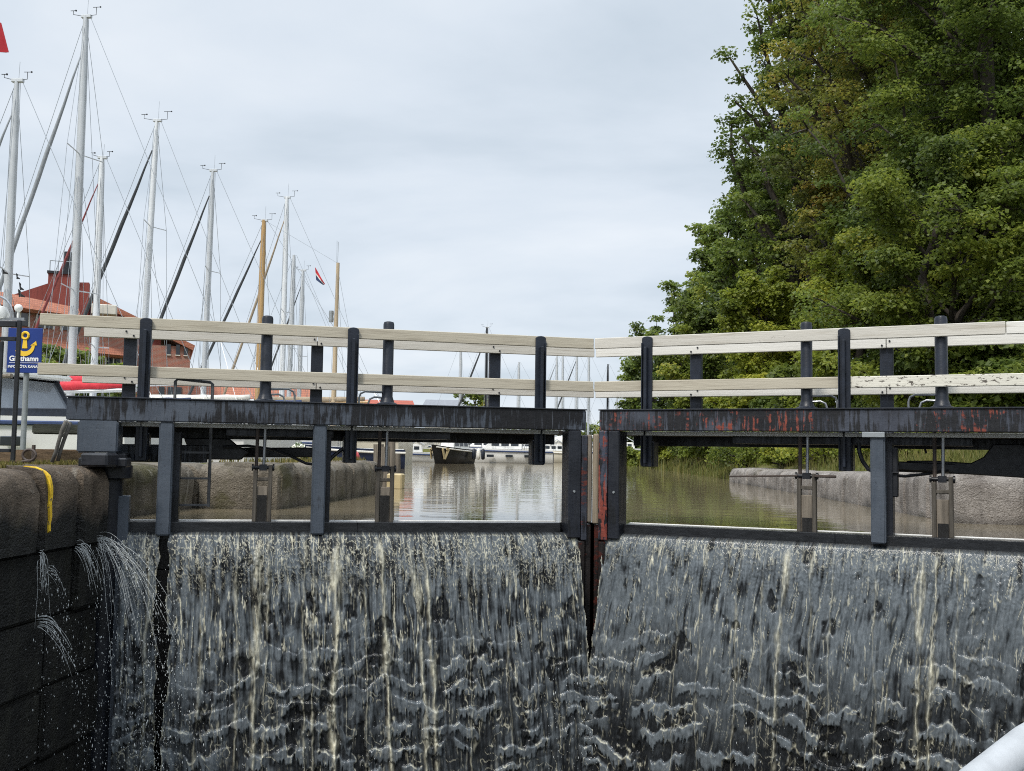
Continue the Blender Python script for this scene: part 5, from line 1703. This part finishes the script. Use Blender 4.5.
# flags
def flag(name, label, pts, cols, mats, thick=0.006):
    root = thing(name, label, 'flag', tuple(pts[0]))
    a, b, c, d = [np.array(q, float) for q in pts]     # hoist top, fly top, fly bottom, hoist bottom
    k = len(mats)
    for i, (s0, s1) in enumerate(cols):
        mb = MB()
        n = 8
        vs = []
        nrm = np.cross(b - a, d - a); nrm /= np.linalg.norm(nrm)
        for q in range(n + 1):
            t = q / n
            for s in (s0, s1):
                p = (a + (b - a) * t) * (1 - s) + (d + (c - d) * t) * s + nrm * 0.05 * math.sin(t * 7 + s)
                vs += [p + nrm * thick, p - nrm * thick]
        fs = []
        for q in range(n):
            o = 4 * q
            fs += [(o, o + 2, o + 6, o + 4), (o + 1, o + 5, o + 7, o + 3), (o, o + 4, o + 5, o + 1), (o + 2, o + 3, o + 7, o + 6)]
        fs += [(0, 1, 3, 2), (4 * n, 4 * n + 2, 4 * n + 3, 4 * n + 1)]
        mb.add(vs, fs)
        mb.build('stripe' if k > 1 else 'cloth', M[mats[i]], root, smooth=True)
    return root


w = 40
flag('flag', 'small red, white and blue flag hanging from a backstay', [at(315, 267, w), at(325, 284, w), at(323, 285, w), at(316, 280, w)], [(0, 0.42), (0.42, 0.6), (0.6, 1.0)], ['flag_red', 'white_cloth', 'navy_cloth'])
w = 14
flag('flag', 'red pennant tip entering at the top left corner', [at(-14, 24, w), at(0, 22, w), at(7, 51, w), at(-14, 56, w)], [(0, 1)], ['flag_red'])
for k, (x0, y0, x1, y1) in enumerate(((2, 268, 7, 274), (16, 273, 19, 279), (19, 282, 23, 290), (18, 289, 24, 297))):
    w = 22.5
    flag('pennant', ['dark triangular pennant left of the leftmost mast', 'small dark pennant highest on the flag line right of the leftmost mast', 'dark pennant midway on the flag line', 'dark pennant lowest on the flag line'][k],
         [at(x0, y0, w), at(x1, y1 - 1, w), at(x1, y1, w), at(x0, y1, w)], [(0, 1)], ['dark_sail'])

# ------------------------------------------------------------------ buildings beyond the boats
def framep(o, yaw):
    c, s = math.cos(yaw), math.sin(yaw)
    return np.array(o, float), np.array((c, s, 0)), np.array((-s, c, 0)), np.array((0, 0, 1.0))


DB = 62
ob_ = at(100, 450, DB)
bd = thing('brick_building', 'red brick building with orange tiled roofs, red boarded gable and a dark flue', 'building', (ob_[0], ob_[1], 0.4))
k_ = DB / F
fo, fx, fy, fz = framep((ob_[0], ob_[1], 0.0), -YAW + math.atan((512 - 165) / F))     # fx runs along the picture


def zz(py): return 0.6 + (446 - py) * k_
def xx(px): return (px - 100) * k_ * 1.06


def bb_(mb, x0, x1, y0, y1, z0, z1): return mb.frame_box(fo, fx, fy, fz, x0, x1, y0, y1, z0, z1)


# right hand brick wing, gabled towards the right
wl = MB()
bb_(wl, xx(128), xx(178), 1.0, 12, 0.2, zz(343))
wall_r = wl.build('wall', M['brick'], bd)
def roof_slab(mb, pts, th=0.22):
    P_ = [fo + fx * x + fy * y + fz * z for x, y, z in pts]
    n_ = np.cross(P_[1] - P_[0], P_[3] - P_[0]); n_ /= np.linalg.norm(n_)
    if n_[2] < 0: n_ = -n_
    return mb.add(P_ + [p_ - n_ * th for p_ in P_], [(0, 1, 2, 3), (7, 6, 5, 4), (0, 1, 5, 4), (1, 2, 6, 5), (2, 3, 7, 6), (3, 0, 4, 7)])


rr = MB()
roof_slab(rr, [(xx(90), 0.6, zz(297)), (xx(182), 0.6, zz(342)), (xx(182), 12.5, zz(342)), (xx(90), 12.5, zz(297))], 0.35)
roof_slab(rr, [(xx(90), 0.6, zz(297)), (xx(-30), 0.6, zz(345)), (xx(-30), 12.5, zz(345)), (xx(90), 12.5, zz(297))], 0.35)
rr.build('roof', M['roof_tile'], bd)
gw = MB()
gw.prism([(xx(-25), zz(344)), (xx(150), zz(344)), (xx(150), zz(330)), (xx(90), zz(300)), (xx(-25), zz(342))], fo, fx, fz, fy, 1.2, 1.6)
gw.build('gable_wall', M['red_board'], bd)
# red boarded attic rising to the chimney tower
rb_ = MB()
rb_.prism([(xx(-12), zz(314)), (xx(84), zz(326)), (xx(84), zz(284)), (xx(52), zz(286)), (xx(20), zz(301))], fo, fx, fz, fy, 0.2, 1.1)
rb_.build('attic_wall', M['red_board'], bd)
tw = MB(); bb_(tw, xx(49), xx(71), -0.1, 1.5, zz(320), zz(278))
two = tw.build('tower', M['red_board'], bd)
tc = MB(); bb_(tc, xx(48), xx(72), -0.2, 1.6, zz(278), zz(275.5))
tc.build('tower_coping', M['black_metal'], two)
fl_ = MB(); q = fo + fx * xx(64) + fy * 0.6
fl_.lathe((q[0], q[1], 0), [(0.26, zz(276)), (0.26, zz(254)), (0.22, zz(253.5))], 14)
fl_.build('flue', M['black_metal'], two, smooth=True)
rl_ = MB()
for px in (50, 57, 71):
    q0 = fo + fx * xx(px); rl_.tube([q0 + fz * zz(276), q0 + fz * zz(265)], 0.03, 5)
rl_.tube([fo + fx * xx(50) + fz * zz(265), fo + fx * xx(71) + fz * zz(265)], 0.03, 5)
rl_.build('tower_railing', M['wire'], two)
vb = MB(); bb_(vb, xx(88), xx(110), -1.2, 0.0, zz(318), zz(308))
vb.build('vent_box', M['plaster'], bd, bevel=0.05)
# the lower wing that comes towards us at the left: two lean-to roofs with window bands
wg = MB(); wg.prism([(xx(-60), -6), (xx(-60), 1.2), (xx(128), 1.2), (xx(128), 0.9)], fo, fx, fy, fz, 0.2, zz(322))
wgo = wg.build('wing_wall', M['brick'], bd)
for (pa, pb, pc, pd, nm) in (((-60, 296), (76, 311), (80, 322), (-60, 316), 0), ((-60, 326), (112, 339), (128, 357), (-60, 354), 1)):
    s_ = MB()
    def depth(px): return -6.3 + (px + 60) / 188 * 7.0
    roof_slab(s_, [(xx(pa[0]), depth(pa[0]) + 1.2, zz(pa[1])), (xx(pb[0]), depth(pb[0]) + 1.2, zz(pb[1])), (xx(pc[0]), depth(pc[0]) - 0.4, zz(pc[1])), (xx(pd[0]), depth(pd[0]) - 0.4, zz(pd[1]))], 0.25)
    s_.build('lean_to_roof', M['roof_tile'], bd)
    for j in range(9):
        px = -50 + j * 19
        if px > (70 if nm == 0 else 112): continue
        z1_ = zz(324 if nm == 0 else 360); z0_ = zz(336 if nm == 0 else 380)
        dp = depth(px + 8) - 0.13
        an_ = math.atan2(7.0, 188 * k_)
        ex = fx * math.cos(an_) + fy * math.sin(an_); ey = -fx * math.sin(an_) + fy * math.cos(an_)
        wn = MB(); wn.frame_box(fo + fx * xx(px) + fy * dp, ex, ey, fz, 0.0, 0.95, -0.02, 0.06, z0_, z1_)
        wo_ = wn.build('window', M['glass_dark'], bd)
        wf = MB()
        for x_ in (-0.07, 0.44, 0.95): wf.frame_box(fo + fx * xx(px) + fy * dp, ex, ey, fz, x_, x_ + 0.07, -0.06, 0.05, z0_ - 0.05, z1_ + 0.05)
        wf.build('frame', M['plaster'], wo_)
for px in (156, 164.5, 172):
    wn = MB(); bb_(wn, xx(px), xx(px + 3.4), 0.95, 1.05, zz(352), zz(341.5))
    wo_ = wn.build('window', M['glass_dark'], bd)
    sl_ = MB(); bb_(sl_, xx(px - 0.6), xx(px + 4), 0.9, 1.05, zz(353.2), zz(352.2))
    sl_.build('sill', M['plaster'], wo_)
for px in (150, 158, 166):
    wn = MB(); bb_(wn, xx(px), xx(px + 5), 0.93, 1.05, zz(405), zz(386))
    wn.build('window', M['glass_dark'], bd)

def house(label, px0, px1, w, ridge, eave, base, wall, roof, hip=0.18, chim=False, depth=7.0, nwin=5):
    kk_ = w / F
    o = at((px0 + px1) / 2, 450, w)
    root = thing('house', label, 'house', (o[0], o[1], 0.3))
    fo_, fx_, fy_, fz_ = framep((o[0], o[1], 0), -YAW + math.atan((512 - (px0 + px1) / 2) / F))
    W = (px1 - px0) * kk_ / 2
    hor = 449
    ze, zr, zb = 0.6 + (hor - eave) * kk_, 0.6 + (hor - ridge) * kk_, 0.2
    wmb = MB(); wmb.frame_box(fo_, fx_, fy_, fz_, -W + 0.3, W - 0.3, 0, depth, zb, ze)
    wo_ = wmb.build('wall', M[wall], root)
    h = hip * W
    pts = [fo_ + fx_ * a + fy_ * b + fz_ * c for a, b, c in ((-W, -0.4, ze), (W, -0.4, ze), (W, depth + 0.4, ze), (-W, depth + 0.4, ze), (-W + h, depth / 2, zr), (W - h, depth / 2, zr))]
    rmb = MB(); rmb.add(pts, [(0, 1, 5, 4), (2, 3, 4, 5), (1, 2, 5), (3, 0, 4), (3, 2, 1, 0)])
    ro = rmb.build('roof', M[roof], root)
    if chim:
        c = MB(); c.frame_box(fo_, fx_, fy_, fz_, W * 0.3, W * 0.3 + 0.6, depth / 2 - 0.3, depth / 2 + 0.3, zr - 0.3, zr + 0.8)
        c.build('chimney', M['brick'], ro)
    for j in range(nwin):
        x = -W + 0.6 + (2 * W - 1.6) * j / max(1, nwin - 1)
        wn = MB(); wn.frame_box(fo_, fx_, fy_, fz_, x, x + 0.8, -0.03, 0.03, ze - 1.6, ze - 0.5)
        a = wn.build('window', M['glass_dark'], root)
        f2 = MB()
        for x_ in (x - 0.08, x + 0.36, x + 0.8): f2.frame_box(fo_, fx_, fy_, fz_, x_, x_ + 0.08, -0.06, 0.02, ze - 1.65, ze - 0.45)
        f2.build('frame', M['plaster'], a)
    return root


house('long low building with a wide orange tiled roof beside the brick building', 176, 322, 68, 374, 408, 440, 'plaster', 'roof_tile', hip=0.3, nwin=8)
house('small gabled house with an orange roof left of the wooden mast', 240, 272, 60, 386, 402, 440, 'plaster', 'roof_tile', hip=0.0, nwin=2, depth=4)
house('house with a bright red roof right of the second wooden mast', 360, 416, 80, 399, 412, 440, 'plaster', 'roof_red', hip=0.12, chim=False, nwin=4)
house('house with a pale grey slate roof in the far middle', 421, 462, 85, 398, 407, 440, 'plaster', 'slate', hip=0.16, nwin=3)
house('low pale shed left of the small far tree', 455, 500, 95, 404, 410, 440, 'plaster', 'slate', hip=0.05, nwin=3)
tree('small round tree far away over the left beam', gp(474, 100), 6.6, 2.3, 0.30, 'leaf_mid', 3500, 130, low=0.1, lobes=6, clump=0.7, group=None)
tree('dark hedge like tree below the brick building', gp(60, 50), 5.0, 2.6, 0.20, 'leaf_dark', 6000, 131, low=0.05, lobes=7, clump=0.7, group=None)
tree('green tree between the two leftmost masts under the rail', gp(104, 52), 4.6, 1.7, 0.20, 'leaf_mid', 4500, 132, low=0.05, lobes=7, clump=0.6, group=None)
tree('small dark green tree far behind the right beam end', gp(634, 88), 6.2, 1.6, 0.28, 'leaf_dark', 3000, 133, low=0.05, lobes=6, clump=0.7, group=None)
bush('white flowering bush on the left quay behind the upright', gp(302, 15.5)[:2] + (0.34,), 0.32, 0.22, 0.035, 'petal', 1400, 134, group=None, tint0=0.5)
# hedges and far trees that close the basin
for k, (px, w, h, r) in enumerate(((330, 84, 3.2, 2.4), (520, 104, 3.4, 2.6), (560, 108, 3.0, 2.6), (600, 104, 3.2, 2.4))):
    bush(['clipped bush far off left of the red roofed house', 'low bush at the far shore left of the mitre', 'low bush at the far shore behind the mitre post', 'low bush at the far shore right of the mitre'][k],
         gp(px, w), h, r, 0.28, 'leaf_mid', 1800, 140 + k, group='bushes at the far shore')

# ------------------------------------------------------------------ things on the left quay
pS = at(25, 372, 11.0)
gs_ = float(ground_z(np.array([pS[0]]), np.array([pS[1]]))[0])
sg_ = thing('harbour_sign', 'blue guest harbour sign with a yellow anchor on a grey pole', 'sign', (pS[0], pS[1], gs_))
q0 = at(25, 350.5, 11.0)
ks = 11.0 / F
so_, sx, sy, sz_ = framep(q0, -YAW)
HW, HH = 17.2 * ks, 22.5 * ks
pm = MB(); pm.tube([(pS[0], pS[1] + 0.03, gs_), (pS[0], pS[1] + 0.03, q0[2] + HH * 0.8)], 0.03, 12)
pm.build('pole', M['galv'], sg_, smooth=True)
pn = MB(); pn.frame_box(so_, sx, sy, sz_, -HW, HW, -0.012, 0.0, -HH, HH)
pno = pn.build('panel', M['sign_blue'], sg_, bevel=0.003)


def sp_(x, z, y=-0.016): return so_ + sx * x * HW + sz_ * z * HW + sy * y


ac = MB()
ring = [(0.02 + 0.19 * math.cos(t_), 0.86 + 0.19 * math.sin(t_)) for t_ in np.linspace(0, 2 * PI, 25)]
ac.tube([sp_(x, z) for x, z in ring], 0.075 * HW, 6, False)
def flatpoly(mb, poly): return mb.prism([(x * HW, z * HW) for x, z in poly], so_, sx, sz_, sy, -0.020, -0.0125)
flatpoly(ac, [(-0.07, 0.74), (0.11, 0.74), (0.17, 0.12), (-0.13, 0.12)])
outer = [(0.0 + 0.60 * math.cos(t_), 0.28 + 0.62 * math.sin(t_)) for t_ in np.linspace(R(212), R(368), 17)]
inner = [(0.02 + 0.42 * math.cos(t_), 0.34 + 0.40 * math.sin(t_)) for t_ in np.linspace(R(362), R(218), 17)]
flatpoly(ac, outer + inner)
flatpoly(ac, [(0.66, 0.55), (0.72, 0.30), (0.34, 0.28)])
flatpoly(ac, [(-0.52, -0.02), (-0.30, -0.10), (-0.42, 0.06)])
ac.build('anchor', M['sign_yellow'], pno, smooth=False)


def text(body, x, z, size, mat, name, width=None, bold=0.0):
    cu = bpy.data.curves.new(name, 'FONT')
    cu.body = body; cu.size = size; cu.align_x = 'CENTER'; cu.align_y = 'CENTER'
    cu.extrude = 0.0015; cu.offset = bold
    tmp = bpy.data.objects.new(name, cu)
    me = bpy.data.meshes.new_from_object(tmp)
    me.name = name
    bpy.data.objects.remove(tmp); bpy.data.curves.remove(cu)
    me.materials.clear(); me.materials.append(M[mat])
    ob = bpy.data.objects.new(name, me)
    COL.objects.link(ob)
    ob.parent = pno
    o = origin_of(pno)
    p = so_ + sx * x * HW + sz_ * z * HW + sy * -0.0155
    m3 = Matrix(((sx[0], 0, -sy[0]), (sx[1], 0, -sy[1]), (sx[2], 1, -sy[2])))
    ob.matrix_local = Matrix.Translation(Vector(p) - o) @ m3.to_4x4()
    return ob


text('Gästhamn', 0.0, -0.49, 0.082, 'sign_white', 'lettering', bold=0.0022)
text('INFO GÖTA KANAL', 0.0, -0.95, 0.040, 'sign_white', 'small_lettering', bold=0.0010)
ln = MB(); ln.frame_box(so_, sx, sy, sz_, -0.85 * HW, 0.9 * HW, -0.0165, -0.0125, -0.735 * HW, -0.715 * HW)
ln.build('divider_line', M['sign_white'], pno)

# black metal barrier frame at the left edge
bf0 = at(13.2, 452, 8.6)
gz = 0.35
fr_ = thing('metal_barrier', 'black metal barrier frame standing at the left edge before the harbour sign', 'barrier', (bf0[0], bf0[1], gz))
o_, ex_, ey_, ez_ = framep((bf0[0], bf0[1], 0), -YAW)
kz = 8.6 / F


def zb(py): return 0.6 + (443 - py) * kz


m_ = MB()
for x_ in (0, -1.2): m_.frame_box(o_, ex_, ey_, ez_, x_ - 0.019, x_ + 0.019, -0.012, 0.012, gz, zb(320))
m_.frame_box(o_, ex_, ey_, ez_, -1.176, -0.024, -0.02, 0.02, zb(327), zb(321))
m_.build('outer_frame', M['black_metal'], fr_, bevel=0.004)
for (y0, y1) in ((341, 337), (453, 449.5)):
    m_ = MB(); m_.frame_box(o_, ex_, ey_, ez_, -1.176, -0.024, -0.015, 0.015, zb(y0), zb(y1))
    m_.build('cross_bar', M['black_metal'], fr_, bevel=0.003)
for x_ in (-0.148, -0.5, -0.85):
    m_ = MB(); m_.frame_box(o_, ex_, ey_, ez_, x_ - 0.014, x_ + 0.014, -0.012, 0.012, zb(449), zb(341.5))
    m_.build('upright_bar', M['black_metal'], fr_, bevel=0.003)

# timber lying behind the wall, iron ring, strap hanging from the beam end
for k, (x0, x1, y0, y1, w, mt, lb) in enumerate(((-30, 28, 449, 462, 9.3, 'timber_brown', 'weathered brown timber baulk lying behind the barrier'),
                                               (34, 92, 449, 463, 9.5, 'timber_brown', 'dark brown timber baulk lying under the strap'),
                                               (36, 90, 424, 434, 9.2, 'timber_green', 'greenish beam sticking out behind the gate beam end'))):
    a, b = at(x0, y0, w), at(x1, y0 + (x1 - x0) * 0.015, w)
    hgt = (y1 - y0) * w / F
    mb = MB().bar((a[0], a[1], a[2] - hgt / 2), (b[0], b[1], a[2] - hgt / 2), 0.16, hgt)
    tag(mb.build('timber_baulk', M[mt], bevel=0.012, seg=2), lb, 'timber')
sl = MB()
for k, (pts) in enumerate(([(66, 421), (62, 430), (59, 441), (56, 452), (52, 462)], [(70, 422), (67, 432), (63, 443), (60, 452), (58, 461)], [(66, 421), (71, 424), (68, 431), (62, 436)])):
    sl.tube([at(x, y, 7.05 + 0.03 * k) for x, y in pts], 0.014 if k < 2 else 0.011, 7)
tag(sl.build('rope', M['rope_mat'], smooth='all'), 'dark grey rope hanging from the left gate beam end', 'rope')
rg_ = MB()
c = at(29, 459, 6.9)
rg_.tube([(c[0] + 0.05 * math.cos(t_), c[1], c[2] + 0.028 + 0.04 * math.sin(t_)) for t_ in np.linspace(0, 2 * PI, 19)], 0.009, 7, False)
rg_.tube([at(18, 464, 6.9), at(24, 461, 6.9), at(31, 461.5, 6.9)], 0.010, 7)
tag(rg_.build('mooring_ring', M['brown_rod'], smooth='all'), 'rusty mooring ring on top of the left lock wall', 'mooring ring')
post = MB(); a = at(33, 462, 7.4); post.tube([(a[0], a[1], 0.36), (a[0], a[1], a[2] + 0.13)], 0.014, 8)
tag(post.build('iron_peg', M['brown_rod'], smooth=True), 'short rusty iron peg behind the mooring ring', 'peg')
# heel anchorage on the wall top under the weight box
an_ = thing('gate_anchorage', 'black iron anchorage and low blocks on the wall under the gate beam end', 'anchorage', tuple(at(95, 462, 7.1)))
mb = MB()
a = at(66, 466, 7.05); b = at(112, 466, 7.05)
mb.bar((a[0], a[1] + 0.2, 0.46), (b[0], b[1] + 0.25, 0.46), 0.16, 0.07)
mb.build('strap', M['black_metal'], an_, bevel=0.01)
mb = MB(); a = at(78, 460, 7.05); mb.frame_box((a[0], a[1] + 0.1, 0.0), (1, 0, 0), (0, 1, 0), (0, 0, 1), 0.0, 0.21, -0.08, 0.1, 0.43, 0.53)
mb.build('block', M['black_metal'], an_, bevel=0.015)

# timber piles of the landing stage at the end of the left quay
for k, (px, w, h) in enumerate(((384, 15.5, 0.62), (389.5, 16.2, 0.70), (395, 17.0, 0.5), (378, 16.4, 0.66))):
    p = at(px, 470, w)
    mb = MB().tube([(p[0], p[1], -1.0), (p[0] + 0.01, p[1], h * 0.5), (p[0], p[1], h)], 0.09, 10)
    tag(mb.build('timber_pile', M['old_timber'], smooth=True), ['grey timber pile nearest the quay end', 'tallest grey timber pile of the landing stage', 'rightmost short timber pile of the landing stage', 'leftmost timber pile half behind the quay end'][k], 'pile', 'timber piles of the landing stage')
p = at(396, 470, 15.2)
mb = MB().frame_box((p[0], p[1], 0), (1, 0, 0), (0, 1, 0), (0, 0, 1), -0.12, 0.12, -0.12, 0.12, -0.05, 0.2)
tag(mb.build('float_box', M['gold'], bevel=0.02), 'pale yellow float beside the timber piles', 'float')

# bow of the white boat lying in the lock, bottom right
M['bow_white'] = simple('bow_white', (0.37, 0.385, 0.40), 0.5, 0.12, 9, 0.002)
bo_ = thing('passenger_boat', 'white bow of the boat lying in the lock, bottom right corner', 'boat', (2.4, -6.5, -3.4))
out = [(0.55, -9.5), (0.62, -7.6), (0.75, -6.3), (0.93, -5.80), (1.05, -5.63), (1.236, -5.405), (1.50, -5.13), (1.83, -4.85), (2.12, -4.67), (2.45, -4.56), (2.75, -4.70), (3.05, -5.3), (3.25, -6.4), (3.38, -9.5)]
tz_ = [-0.50, -0.46, -0.46, -0.42, -0.407, -0.375, -0.316, -0.25, -0.205, -0.18, -0.21, -0.31, -0.43, -0.55]
cx_, cy_ = 2.2, -7.0
mb = MB()
ring0 = [(x, y, z) for (x, y), z in zip(out, tz_)]
ring1 = [(cx_ + (x - cx_) * 0.90, cy_ + (y - cy_) * 0.86, -2.0) for x, y in out]
ring2 = [(cx_ + (x - cx_) * 0.72, cy_ + (y - cy_) * 0.70, -3.6) for x, y in out]
n = len(out)
mb.add(ring0 + ring1 + ring2, [(r_ * n + i, r_ * n + i + 1, (r_ + 1) * n + i + 1, (r_ + 1) * n + i) for r_ in range(2) for i in range(n - 1)])
mb.build('hull', M['bow_white'], bo_, smooth='all')
mb = MB(); mb.tube([(x, y, z) for (x, y, z) in ring0], 0.055, 12)
mb.build('gunwale', M['bow_white'], bo_, smooth='all')
mb = MB(); mb.add([(cx_ + (x - cx_) * 0.99, cy_ + (y - cy_) * 0.99, z - 0.03) for x, y, z in ring0], [tuple(range(n))])
mb.build('deck', M['bow_white'], bo_)
